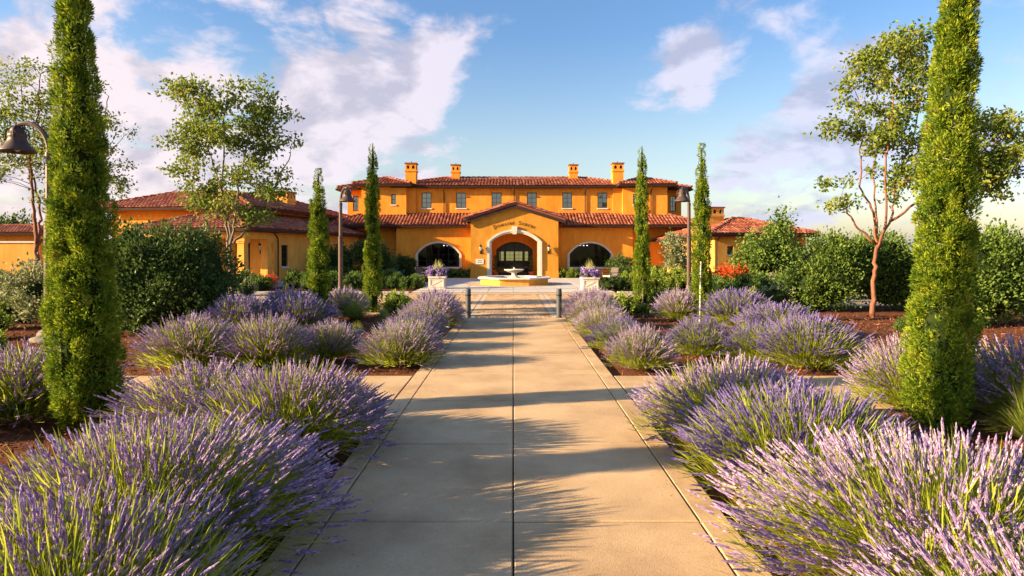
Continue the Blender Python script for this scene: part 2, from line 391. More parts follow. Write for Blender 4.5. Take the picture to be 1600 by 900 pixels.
# ------------------------------------------------------------------ ground
def axis(lo, hi, step, far, n):
    core = np.arange(lo, hi + 1e-6, step)
    gr = np.geomspace(1, far, n)
    return np.concatenate([lo - gr[::-1], core, hi + gr])
def vnoise(x, y, f, seed):
    r = np.random.default_rng(seed); out = np.zeros_like(x)
    for i in range(7):
        a = r.uniform(0, 2 * PI); k = f * r.uniform(.5, 2.2)
        out += np.sin((x * math.cos(a) + y * math.sin(a)) * k + r.uniform(0, 6.3)) / 7
    return out
def build_ground():
    xs = axis(-14, 14, .22, 4000, 16); ys = axis(-3, 28, .22, 4000, 16)
    X, Y = np.meshgrid(xs, ys)
    near = (np.abs(X) < 15) & (Y > -4) & (Y < 29)
    Z = np.where(near, vnoise(X, Y, 2.2, 3) * .05 + vnoise(X, Y, 9, 4) * .02 - .01, 0.0)
    on = (np.abs(X) < 1.75) | ((Y > 6.9) & (Y < 9.6)) | (Y > 16.3)
    Z = np.where(on, -.03, Z)
    d = np.sqrt(X ** 2 + Y ** 2)
    Z = np.where(d > 300, -2 + 0 * X, Z)
    nx, ny = len(xs), len(ys)
    idx = np.arange(nx * ny).reshape(ny, nx)
    F = np.stack([idx[:-1, :-1], idx[:-1, 1:], idx[1:, 1:], idx[1:, :-1]], -1).reshape(-1, 4)
    g = G(); g.add(np.stack([X, Y, Z], -1).reshape(-1, 3), F)
    m, N, L = new_mat('bed_and_field')
    # bark mulch in the beds, dry grass beyond them
    out = N.new('ShaderNodeOutputMaterial'); p = N.new('ShaderNodeBsdfPrincipled'); p.inputs['Roughness'].default_value = 1; p.inputs['Specular IOR Level'].default_value = .05
    tc = N.new('ShaderNodeTexCoord'); v = tc.outputs['Object']
    n1 = N.new('ShaderNodeTexNoise'); n1.inputs['Scale'].default_value = 26; n1.inputs['Detail'].default_value = 8; n1.inputs['Roughness'].default_value = .75; L.new(v, n1.inputs['Vector'])
    mr = N.new('ShaderNodeMapRange'); mr.inputs['From Min'].default_value = .3; mr.inputs['From Max'].default_value = .7; L.new(n1.outputs['Fac'], mr.inputs[0])
    c1 = ramp_node(N, L, mr.outputs[0], [(.06, .024, .013), (.15, .057, .029), (.25, .105, .054)])
    n2 = N.new('ShaderNodeTexNoise'); n2.inputs['Scale'].default_value = .08; n2.inputs['Detail'].default_value = 8; L.new(v, n2.inputs['Vector'])
    c2 = ramp_node(N, L, n2.outputs['Fac'], [(.10, .13, .035), (.20, .20, .06), (.26, .23, .10)])
    vm = N.new('ShaderNodeVectorMath'); vm.operation = 'DISTANCE'; vm.inputs[1].default_value = (0, 20, 0); L.new(v, vm.inputs[0])
    st = N.new('ShaderNodeMapRange'); st.inputs['From Min'].default_value = 44; st.inputs['From Max'].default_value = 52; L.new(vm.outputs['Value'], st.inputs[0])
    mx = N.new('ShaderNodeMix'); mx.data_type = 'RGBA'; L.new(st.outputs[0], mx.inputs[0]); L.new(c1, mx.inputs[6]); L.new(c2, mx.inputs[7]); L.new(mx.outputs[2], p.inputs['Base Color'])
    nb = N.new('ShaderNodeTexNoise'); nb.inputs['Scale'].default_value = 45; nb.inputs['Detail'].default_value = 5; L.new(v, nb.inputs['Vector'])
    bp = N.new('ShaderNodeBump'); bp.inputs['Strength'].default_value = .9; bp.inputs['Distance'].default_value = .03; L.new(nb.outputs['Fac'], bp.inputs['Height']); L.new(bp.outputs[0], p.inputs['Normal'])
    L.new(p.outputs[0], out.inputs[0])
    obj('ground', g, m, kind='structure', label='brown bark mulch beds under the lavender rows')
    # loose bark chips on the beds
    K = 26000
    x = RNG.uniform(-13, 13, K); y = RNG.uniform(2, 18, K)
    keep = (np.abs(x) > 1.5) & ~((y > 7.1) & (y < 9.35)) & (np.abs(x) < 1.5 + y * .75)
    x, y = x[keep], y[keep]; K = len(x)
    z = np.interp(RNG.random(K), [0, 1], [.0, .03]) + .012 + vnoise(x, y, 2.2, 3) * .05
    D = unit(np.stack([RNG.normal(size=K) * .5, RNG.normal(size=K) * .5, np.ones(K)], 1))
    sc = np.stack([RNG.uniform(.012, .05, K), RNG.uniform(.006, .016, K), RNG.uniform(.004, .008, K)], 1)
    tv = [(-1, -1, 0), (1, -.8, 0), (1.1, .8, 0), (-.9, 1, 0), (0, 0, 1.2)]
    gg = G(); gg.scatter(tv, [[(0, 1, 4), (1, 2, 4), (2, 3, 4), (3, 0, 4)]], frames(D, RNG, sc), np.stack([x, y, z], 1))
    obj('mulch_chips', gg, MT['chip'], kind='stuff', label='loose reddish bark chips scattered over the planting beds', cat='mulch')
build_ground()

# ------------------------------------------------------------------ path of concrete slabs
def build_path():
    base = obj('path', G().box(-1.44, 1.44, -4, 17.08, -.12, .012), MT['joint'], kind='structure', label='straight concrete walk of large slabs leading to the fountain')
    sp = 1.70; y0 = 17.08
    joints = [1800 / (822 - 393) + sp * i for i in range(-5, 8)]
    ys = [y for y in joints if y < 16.8] + [17.08]
    xs = [(-1.42, -1.229), (-1.218, -.0055), (.0055, 1.218), (1.229, 1.42)]
    for a, b in zip(ys[:-1], ys[1:]):
        for (x0, x1) in xs:
            dz = RNG.uniform(-.002, .002)
            obj('slab', G().slab(x0, x1, a + .009, b - .009, -.1, .03 + dz, .007), MT['concrete'], base)
    for s in (-1, 1):
        cp = obj('side_path', G().box(min(s * 1.45, s * 13), max(s * 1.45, s * 13), 7.28, 9.16, -.12, .006), MT['joint'], kind='structure',
                 label='tan concrete side path crossing the beds to the ' + ('tree with red bark' if s > 0 else 'big dark shrub'))
        edges = [1.435, 3.15, 5.0, 6.85, 8.7, 10.55, 12.9]
        for a, b in zip(edges[:-1], edges[1:]):
            obj('slab', G().slab(min(s * a, s * b) + .006, max(s * a, s * b) - .006, 7.3, 9.14, -.1, .026, .006), MT['concrete'], cp)
build_path()

# ------------------------------------------------------------------ drive, kerbs, plaza
def drive_edge(x): return 17.1 + min(4.0, max(0, abs(x) - 1.5) * .42)
def build_drive():
    g = G()
    xs = np.concatenate([np.linspace(-40, -12, 12), np.linspace(-11.5, 11.5, 93), np.linspace(12, 40, 12)])
    V = [(x, drive_edge(x), -.004) for x in xs] + [(x, 26.9, -.004) for x in xs]
    n = len(xs); g.add(V, [(i, i + 1, n + i + 1, n + i) for i in range(n - 1)])
    dr = obj('drive', g, MT['drive'], kind='structure', label='tan paved drive between the walk and the fountain plaza')
    # brick field on a bed of dark sand
    xb = np.linspace(-5.3, 5.3, 43); nb_ = len(xb)
    obj('sand_bed', G().add([(x, drive_edge(x) + .1, .001) for x in xb] + [(x, 26.86, .001) for x in xb], [(i, i + 1, nb_ + i + 1, nb_ + i) for i in range(nb_ - 1)]), MT['joint'], dr)
    gb = G(); P = []; sx, sy = .215, .108
    for r in range(int(9.2 / sy)):
        y = 17.5 + r * sy
        for c in range(-26, 27):
            x = c * sx + (sx / 2 if r % 2 else 0)
            if y < drive_edge(x) + .3 or 1.05 < abs(x) < 1.42 or abs(x) > 5.2 or y > 26.8: continue
            P.append((x, y, 0))
    P = np.array(P); K = len(P)
    P[:, 2] = RNG.uniform(-.002, .003, K)
    bx = G().slab(-sx / 2 + .009, sx / 2 - .009, -sy / 2 + .010, sy / 2 - .010, -.03, .014, .004)
    tv = bx.V[0]; tf = bx.F[0][:9]
    M = np.repeat(np.eye(3)[None], K, 0)
    gb.scatter(tv, [tf], M, P)
    obj('bricks', gb, MT['brick'], dr, kind='stuff', label='tan paving bricks laid in running bond')
    gp = G(); P = []
    for sgn in (-1, 1):                                   # bands of paler bricks on both sides of the crossing
        for r in range(int(9.2 / sy)):
            for k in (0, 1): P.append((sgn * (1.14 + k * .19), 17.5 + r * sy, 0))
    P = np.array(P); K = len(P); gp.scatter(tv * np.array([.85, 1, 1]), [tf], np.repeat(np.eye(3)[None], K, 0), P)
    R = np.repeat(np.array([[0, -1, 0], [1, 0, 0], [0, 0, 1.]])[None], 26, 0)
    gp.scatter(tv * np.array([1.3, .95, 1]), [tf], R, np.array([(-1.36 + k * .109, 17.27, 0) for k in range(26)]))
    obj('border_bricks', gp, MT['brick_pale'], dr, kind='stuff', label='paler border bricks framing the crossing')
    # plaza
    g = G().box(-4.35, 4.35, 27.2, 41.85, -.1, .055)
    pl = obj('plaza', g, MT['joint'], kind='structure', label='pale grey stone plaza around the fountain')
    nx, ny = 8, 13
    for i in range(nx):
        for j in range(ny):
            w = 8.7 / nx; h = 14.6 / ny
            obj('paving_stone', G().slab(-4.35 + i * w + .008, -4.35 + (i + 1) * w - .008, 27.22 + j * h + .008, 27.22 + (j + 1) * h - .008, 0, .07 + RNG.uniform(-.002, .002), .006), MT['plaza'], pl)
    kb = obj('kerb', G().slab(-24, -4.4, 26.92, 27.17, -.1, .11, .02), MT['kerb'], kind='structure', label='grey kerb edging the planted bed left of the plaza')
    kb = obj('kerb', G().slab(4.4, 24, 26.92, 27.17, -.1, .11, .02), MT['kerb'], kind='structure', label='grey kerb edging the planted bed right of the plaza')
    kb = obj('kerb', G().slab(-4.39, 4.39, 26.92, 27.17, -.1, .045, .02), MT['drive'], kind='structure', label='low kerb at the front edge of the plaza')
    # asphalt lane far on the left with its own kerb
    obj('side_road', G().box(-45, -13.5, 22.5, 27.0, -.05, .012), MT['asphalt'], kind='structure', label='grey asphalt lane in front of the yellow garden wall')
    obj('kerb', G().slab(-45, -24.2, 27.05, 27.3, -.1, .13, .02), MT['kerb'], kind='structure', label='pale kerb along the asphalt lane')
build_drive()
def build_litter():
    K = 1000; y = RNG.uniform(2.5, 15, K); s = np.where(RNG.random(K) < .5, -1, 1); x = s * (1.40 - np.abs(RNG.normal(0, .22, K)))
    D = unit(np.stack([RNG.normal(size=K) * .4, RNG.normal(size=K) * .4, np.ones(K)], 1)); sc = np.stack([RNG.uniform(.002, .008, K), RNG.uniform(.002, .004, K), RNG.uniform(.001, .003, K)], 1)
    obj('path_litter', G().scatter([(-1, -1, 0), (1, -.8, 0), (1.1, .8, 0), (-.9, 1, 0), (0, 0, 1.2)], [[(0, 1, 4), (1, 2, 4), (2, 3, 4), (3, 0, 4)]], frames(D, RNG, sc), np.stack([x, y, np.full(K, .034)], 1)), MT['chip'], kind='stuff', label='bark crumbs and fallen petals along the edges of the walk', cat='litter')
build_litter()

# ------------------------------------------------------------------ architecture helpers
def seg_arch(cx, w, spring, rise):
    """height of a segmental arch at x"""
    R = (w * w / 4 + rise * rise) / (2 * rise)
    return lambda x: spring + rise - R + math.sqrt(max(0, R * R - (x - cx) ** 2))
def wall(g, x0, x1, z0, ztop, ops=(), t=.3, N=14):
    """front face at y=0 facing -y with real openings and reveals of depth t; ops = (cx, w, sill, spring, rise)"""
    if not callable(ztop): zt = lambda x, c=ztop: c
    else: zt = ztop
    br = {x0, x1}
    if callable(ztop): br.add((x0 + x1) / 2)
    fun = []
    for (cx, w, sill, spring, rise) in ops:
        a, b = cx - w / 2, cx + w / 2
        for k in range(N + 1 if rise else 2): br.add(a + (b - a) * k / (N if rise else 1))
        fun.append((a, b, sill, seg_arch(cx, w, spring, rise) if rise else (lambda x, c=spring: c)))
    br = sorted(b for b in br if x0 - 1e-6 <= b <= x1 + 1e-6)
    def q(pts): g.poly(pts)
    for u, v in zip(br[:-1], br[1:]):
        if v - u < 1e-6: continue
        m = (u + v) / 2; op = [f for f in fun if f[0] < m < f[1]]
        if not op:
            q([(u, 0, z0), (v, 0, z0), (v, 0, zt(v)), (u, 0, zt(u))]); continue
        a, b, s, h = op[0]
        hu, hv = h(u), h(v)
        if s > z0 + 1e-6: q([(u, 0, z0), (v, 0, z0), (v, 0, s), (u, 0, s)]); q([(u, 0, s), (v, 0, s), (v, t, s), (u, t, s)])
        q([(u, 0, hu), (v, 0, hv), (v, 0, zt(v)), (u, 0, zt(u))])
        q([(v, 0, hv), (u, 0, hu), (u, t, hu), (v, t, hv)])
    for a, b, s, h in fun:
        q([(a, t, s), (a, 0, s), (a, 0, h(a)), (a, t, h(a))]); q([(b, 0, s), (b, t, s), (b, t, h(b)), (b, 0, h(b))])
    return g
def shift(g, dx=0, dy=0, dz=0, rz=0):
    c, s = math.cos(rz), math.sin(rz)
    for i, V in enumerate(g.V):
        W = V.copy(); W[:, 0] = V[:, 0] * c - V[:, 1] * s + dx; W[:, 1] = V[:, 0] * s + V[:, 1] * c + dy; W[:, 2] += dz; g.V[i] = W
    return g
def arch_band(cx, w, sill, spring, rise, band, proud, depth, N=18, legs=True, foot=None):
    """moulded surround: follows jambs and arch; y from -proud to depth"""
    h = seg_arch(cx, w, spring, rise); ho = seg_arch(cx, w + 2 * band, spring, rise + band * .75)
    xi = [cx - w / 2 + w * k / N for k in range(N + 1)]; xo = [cx - w / 2 - band + (w + 2 * band) * k / N for k in range(N + 1)]
    inner = [(x, h(x)) for x in xi]; outer = [(x, ho(x)) for x in xo]
    if legs:
        f = sill if foot is None else foot
        inner = [(xi[0], f)] + inner + [(xi[-1], f)]; outer = [(xo[0], f)] + outer + [(xo[-1], f)]
    g = G()
    def strip(A, B, ya, yb):
        V = [(x, ya, z) for x, z in A] + [(x, yb, z) for x, z in B]; n = len(A)
        g.add(V, [(i, i + 1, n + i + 1, n + i) for i in range(n - 1)])
    mid = [((a[0] * .55 + b[0] * .45), (a[1] * .55 + b[1] * .45)) for a, b in zip(inner, outer)]
    strip(inner, mid, -proud * .55, -proud * .55); strip(mid, mid, -proud * .55, -proud); strip(mid, outer, -proud, -proud)
    strip(outer, outer, -proud, depth); strip(inner, inner, depth, -proud * .55)
    return g

TILE = None
def tile_template(r0=.10, r1=.085, ln=.42, seg=5, lift=.03):
    V = []; 
    for (r, y, dz) in ((r0, 0, lift), (r1, ln, .0)):
        for k in range(seg + 1):
            a = PI * k / seg
            V.append((r * math.cos(a), y, dz + r * math.sin(a) * .85))
    n = seg + 1
    F = [(i, i + 1, n + i + 1, n + i) for i in range(seg)]
    cap = [tuple(range(n))[::-1]]
    return np.array(V), F, cap
def tile_face(g, poly, pitch=.225, row=.36):
    """barrel tiles over a convex roof plane; poly[0]->poly[1] is the eave"""
    P = [Vector(p) for p in poly]
    e = (P[1] - P[0]).normalized(); n = e.cross(P[-1] - P[0]).normalized(); 
    if n.z < 0: n = -n
    s = n.cross(e)
    if s.z < 0: s = -s
    A = [((p - P[0]).dot(e), (p - P[0]).dot(s)) for p in P]
    amin, amax = min(a for a, b in A), max(a for a, b in A)
    pos = []
    k = int((amax - amin) / pitch)
    off = ((amax - amin) - k * pitch) / 2
    for i in range(k + 1):
        a = amin + off + i * pitch; bs = []
        for (a0, b0), (a1, b1) in zip(A, A[1:] + A[:1]):
            if abs(a1 - a0) > 1e-9 and min(a0, a1) <= a <= max(a0, a1): bs.append(b0 + (b1 - b0) * (a - a0) / (a1 - a0))
        if len(bs) < 2: continue
        lo, hi = min(bs), max(bs); b = lo - .06
        while b < hi - .12:
            pos.append(P[0] + e * (a + random.uniform(-.008, .008)) + s * (b + random.uniform(-.01, .01)) + n * (.02 + random.uniform(0, .008))); b += row
    if not pos: return
    tv, tf, cap = tile_template()
    sgn = 1 if e.cross(s).dot(n) > 0 else -1
    M = np.array([[e.x * sgn, s.x, n.x], [e.y * sgn, s.y, n.y], [e.z * sgn, s.z, n.z]])
    jit = np.repeat(M[None], len(pos), 0)
    g.scatter(tv, [tf, cap], jit, np.array([tuple(p) for p in pos]))
def ridge_caps(g, a, b, r=.125):
    a, b = Vector(a), Vector(b); d = (b - a); ln = d.length; d.normalize()
    if d.z < 0: a, b, d = b, a, -d
    side = d.cross(Vector((0, 0, 1))).normalized(); up = side.cross(d)
    tv, tf, cap = tile_template(r, r * .85, .46, 6, .035)
    n = max(1, int(ln / .38)); pos = [tuple(a + d * (ln * i / n) + up * .06) for i in range(n)]
    M = np.array([[side.x, d.x, up.x], [side.y, d.y, up.y], [side.z, d.z, up.z]])
    g.scatter(tv, [tf, cap], np.repeat(M[None], n, 0), np.array(pos))
def roof(parent, faces, ridges, eaves, name='roof', th=.10, gutter=True):
    """faces: convex polygons, first edge the eave; ridges and eaves: segments"""
    g = G()
    for f in faces:
        f = [Vector(p) for p in f]; n = (f[1] - f[0]).cross(f[-1] - f[0]).normalized()
        if n.z < 0: n = -n
        up = [tuple(p) for p in f]; dn = [tuple(p - Vector((0, 0, th))) for p in f]; k = len(f)
        g.add(up + dn, [(i, (i + 1) % k, k + (i + 1) % k, k + i) for i in range(k)]); g.poly(up); g.poly(dn[::-1])
    r = obj(name, g, MT['tile_base'], parent)
    t = G()
    for f in faces: tile_face(t, f)
    for a, b in ridges: ridge_caps(t, a, b)
    obj('roof_tiles', t, MT['tile'], r, kind='stuff', label='red barrel roof tiles')
    if gutter:
        for a, b in eaves:
            a, b = Vector(a), Vector(b); d = (b - a).normalized(); o = Vector((d.y, -d.x, 0))
            gg = G(); pr = [(-.02, -.16), (.10, -.16), (.13, -.03), (.10, -.03), (.09, -.12), (-.02, -.12)]
            V = [tuple(a + o * u + Vector((0, 0, w))) for u, w in pr] + [tuple(b + o * u + Vector((0, 0, w))) for u, w in pr]
            k = len(pr); gg.add(V, [(i, (i + 1) % k, k + (i + 1) % k, k + i) for i in range(k)]); gg.poly(V[:k]); gg.poly(V[k:][::-1])
            obj('gutter', gg, MT['brown'], r)
    return r
def hip(parent, x0, x1, y0, y1, z, slope, gutter=('f', 'b', 'l', 'r'), back=True):
    w, d = x1 - x0, y1 - y0; h = min(w, d) / 2
    if w >= d: A, B = (x0 + h, y0 + h, z + h * slope), (x1 - h, y0 + h, z + h * slope)
    else: A, B = (x0 + h, y0 + h, z + h * slope), (x0 + h, y1 - h, z + h * slope)
    c = [(x0, y0, z), (x1, y0, z), (x1, y1, z), (x0, y1, z)]
    if w >= d:
        fs = [[c[0], c[1], B, A], [c[1], c[2], B], [c[2], c[3], A, B], [c[3], c[0], A]]
        rd = [(c[0], A), (c[1], B), (c[2], B), (c[3], A), (A, B)]
    else:
        fs = [[c[0], c[1], A], [c[1], c[2], B, A], [c[2], c[3], B], [c[3], c[0], A, B]]
        rd = [(c[0], A), (c[1], A), (c[2], B), (c[3], B), (A, B)]
    ev = dict(f=(c[0], c[1]), r=(c[1], c[2]), b=(c[2], c[3]), l=(c[3], c[0]))
    return roof(parent, fs, rd, [ev[k] for k in gutter])
def window(parent, cx, y, z0, z1, w, cols=2, rows=3, sill=True, glass=None, name='window'):
    """frame, panes and muntins set into a reveal; the wall face is at y"""
    g = G(); f = .045; ya, yb = y + .06, y + .12
    g.box(cx - w / 2, cx - w / 2 + f, ya, yb, z0, z1).box(cx + w / 2 - f, cx + w / 2, ya, yb, z0, z1).box(cx - w / 2 + f, cx + w / 2 - f, ya, yb, z0, z0 + f).box(cx - w / 2 + f, cx + w / 2 - f, ya, yb, z1 - f, z1)
    fr = obj(name, g, MT['frame'], parent)
    mw = .022
    iw = (w - 2 * f); ih = z1 - z0 - 2 * f
    for i in range(1, cols):
        x = cx - w / 2 + f + iw * i / cols; obj('muntin', G().box(x - mw / 2, x + mw / 2, ya + .01, yb - .01, z0 + f, z1 - f), MT['frame'], fr)
    for j in range(1, rows):
        z = z0 + f + ih * j / rows; obj('muntin', G().box(cx - w / 2 + f, cx + w / 2 - f, ya + .015, yb - .015, z - mw / 2, z + mw / 2), MT['frame'], fr)
    for i in range(cols):
        for j in range(rows):
            a = cx - w / 2 + f + iw * i / cols; b = a + iw / cols; c = z0 + f + ih * j / rows; d = c + ih / rows
            tl = RNG.uniform(-.004, .004, 2)
            g = G(); g.poly([(a, yb - .02 + tl[0], c), (b, yb - .02 - tl[0], c), (b, yb - .02 - tl[0] + tl[1], d), (a, yb - .02 + tl[0] + tl[1], d)])
            g.poly([(a, yb, c), (a, yb, d), (b, yb, d), (b, yb, c)])
            obj('pane', g, glass or MT['pane'], fr)
    if sill: obj('sill', G().box(cx - w / 2 - .05, cx + w / 2 + .05, y - .05, y + .055, z0 - .09, z0 - .003), MT['stone'], fr)
    return fr
def downspout(parent, x, y, z0, z1):
    g = G().tube([(x, y - .45, z1), (x, y - .40, z1 - .12), (x, y - .08, z1 - .32), (x, y - .06, z1 - .45), (x, y - .06, z0)], .038, 8)
    return obj('downspout', g, MT['brown'], parent, smooth=False)
def chimney(parent, cx, cy, w, z0, z1, head=.62, mat='stucco', arches=2):
    c = obj('chimney', G().box(cx - w / 2, cx + w / 2, cy - w / 2, cy + w / 2, z0, z1 - head), MT[mat], parent)
    h = w / 2
    obj('band', G().box(cx - h - .05, cx + h + .05, cy - h - .05, cy + h + .05, z1 - head + .002, z1 - head + .09), MT[mat], c)
    # head with arched flue openings on every side
    n = arches; ow = w / n * .52
    zb = z1 - head + .092; zt = z1 - .08
    ops = [(-h + w * (i + .5) / n, ow, zb + .1, zb + .1 + (zt - zb) * .35, ow * .45) for i in range(n)]
    g = G()
    for k in range(4):
        a = G(); wall(a, -h, h, zb, zt, ops, t=.10, N=6); shift(a, 0, -h, 0); shift(a, 0, 0, 0, k * PI / 2); shift(a, cx, cy, 0)
        for V, F in zip(a.V, [None] * len(a.V)): pass
        off = g.n
        for V in a.V: g.V.append(V); g.n += len(V)
        for F in a.F: g.F.append(F + off)
    obj('flue_head', g, MT[mat], c)
    obj('flue', G().box(cx - h + .11, cx + h - .11, cy - h + .11, cy + h - .11, zb, zt), MT['iron'], c)
    obj('cap', G().box(cx - h - .06, cx + h + .06, cy - h - .06, cy + h + .06, zt + .002, z1), MT['tile_base'], c)
    obj('finial', G().tube([(cx, cy, z1), (cx, cy, z1 + .14)], .025, 6), MT['iron'], c)
    return c
def lantern(parent, x, y, z):
    """wall lantern: bracket, cage with frosted glass, cap"""
    l = obj('wall_lantern', G().box(x - .06, x + .06, y - .03, y, z - .30, z + .02).tube([(x, y - .02, z - .20), (x, y - .14, z - .26), (x, y - .17, z - .14)], .022, 6), MT['iron'], parent)
    obj('lantern_glass', G().lathe([(.045, z - .10), (.085, z + .16)], 6, x, y - .17), MT['lampglass'], l)
    g = G().lathe([(.0, z - .14), (.05, z - .12), (.05, z - .10)], 6, x, y - .17).lathe([(.10, z + .16), (.10, z + .18), (.05, z + .27), (.015, z + .31), (.0, z + .38)], 6, x, y - .17)
    for k in range(6):
        a = 2 * PI * k / 6; g.tube([(x + .047 * math.cos(a), y - .17 + .047 * math.sin(a), z - .10), (x + .088 * math.cos(a), y - .17 + .088 * math.sin(a), z + .16)], .008, 4)
    obj('lantern_cage', g, MT['iron'], l)
    return l

# letters drawn as thick and thin strokes with serifs, on a unit-high box
def letter_mesh(ch):
    T, t = .10, .045
    g = G(); y0, y1 = -.012, .0
    def bar(x0, z0, x1, z1, w):
        d = Vector((x1 - x0, 0, z1 - z0)); n = Vector((-d.z, 0, d.x)).normalized() * w / 2
        a, b = Vector((x0, 0, z0)), Vector((x1, 0, z1)); q = [a - n, b - n, b + n, a + n]
        V = [(p.x, y0, p.z) for p in q] + [(p.x, y1, p.z) for p in q]
        g.add(V, [(0, 1, 2, 3), (7, 6, 5, 4)] + [(i, i + 4, (i + 1) % 4 + 4, (i + 1) % 4) for i in range(4)])
    def serif(x, z, w=.3): bar(x - w / 2, z, x + w / 2, z, .045)
    def arc(cx, cz, rx, rz, a0, a1, n=10, thick=None):
        p = [(cx + rx * math.cos(math.radians(a0 + (a1 - a0) * i / n)), cz + rz * math.sin(math.radians(a0 + (a1 - a0) * i / n))) for i in range(n + 1)]
        for i in range(n):
            am = math.radians(a0 + (a1 - a0) * (i + .5) / n); bar(*p[i], *p[i + 1], t + (T - t) * abs(math.cos(am)))
    if ch == 'D': bar(.15, 0, .15, 1, T); serif(.12, .03); serif(.12, .97); bar(.1, .03, .4, .03, t); bar(.1, .97, .4, .97, t); arc(.38, .5, .37, .47, -90, 90); w = .9
    if ch == 'O': arc(.42, .5, .36, .47, 0, 360, 18); w = .86
    if ch == 'M': bar(.12, 0, .16, 1, t); bar(.16, 1, .48, .05, T); bar(.48, .05, .82, 1, t); bar(.84, 1, .88, 0, T); serif(.12, .03, .26); serif(.88, .03, .28); serif(.12, .97, .2); serif(.86, .97, .2); w = 1.02
    if ch == 'A': bar(.1, 0, .42, 1, t); bar(.42, 1, .76, 0, T); bar(.22, .34, .62, .34, t); serif(.1, .03, .26); serif(.76, .03, .28); w = .88
    if ch == 'I': bar(.2, 0, .2, 1, T); serif(.2, .03); serif(.2, .97); w = .42
    if ch == 'N': bar(.14, 0, .14, 1, t); bar(.14, 1, .74, 0, T); bar(.74, 0, .74, 1, t); serif(.14, .03, .26); serif(.1, .97, .26); serif(.74, .97, .26); w = .9
    if ch in 'EF': bar(.15, 0, .15, 1, T); bar(.05, .03, .62, .03, t); bar(.05, .97, .6, .97, t); bar(.15, .52, .5, .52, t); bar(.62, 0, .62, .22, t); bar(.6, .8, .6, 1, t); bar(.5, .42, .5, .62, t); w = .74
    if ch == 'S': arc(.36, .74, .24, .23, 20, 270, 9); arc(.36, .27, .25, .25, 90, -160, 9); bar(.58, .72, .58, .98, t); bar(.11, .03, .11, .3, t); w = .72
    if ch == 'R': bar(.15, 0, .15, 1, T); serif(.13, .03); bar(.05, .97, .4, .97, t); bar(.15, .5, .4, .5, t); arc(.4, .735, .24, .235, -90, 90, 8); bar(.38, .5, .72, .02, T); serif(.74, .03, .2); w = .84
    return g, w

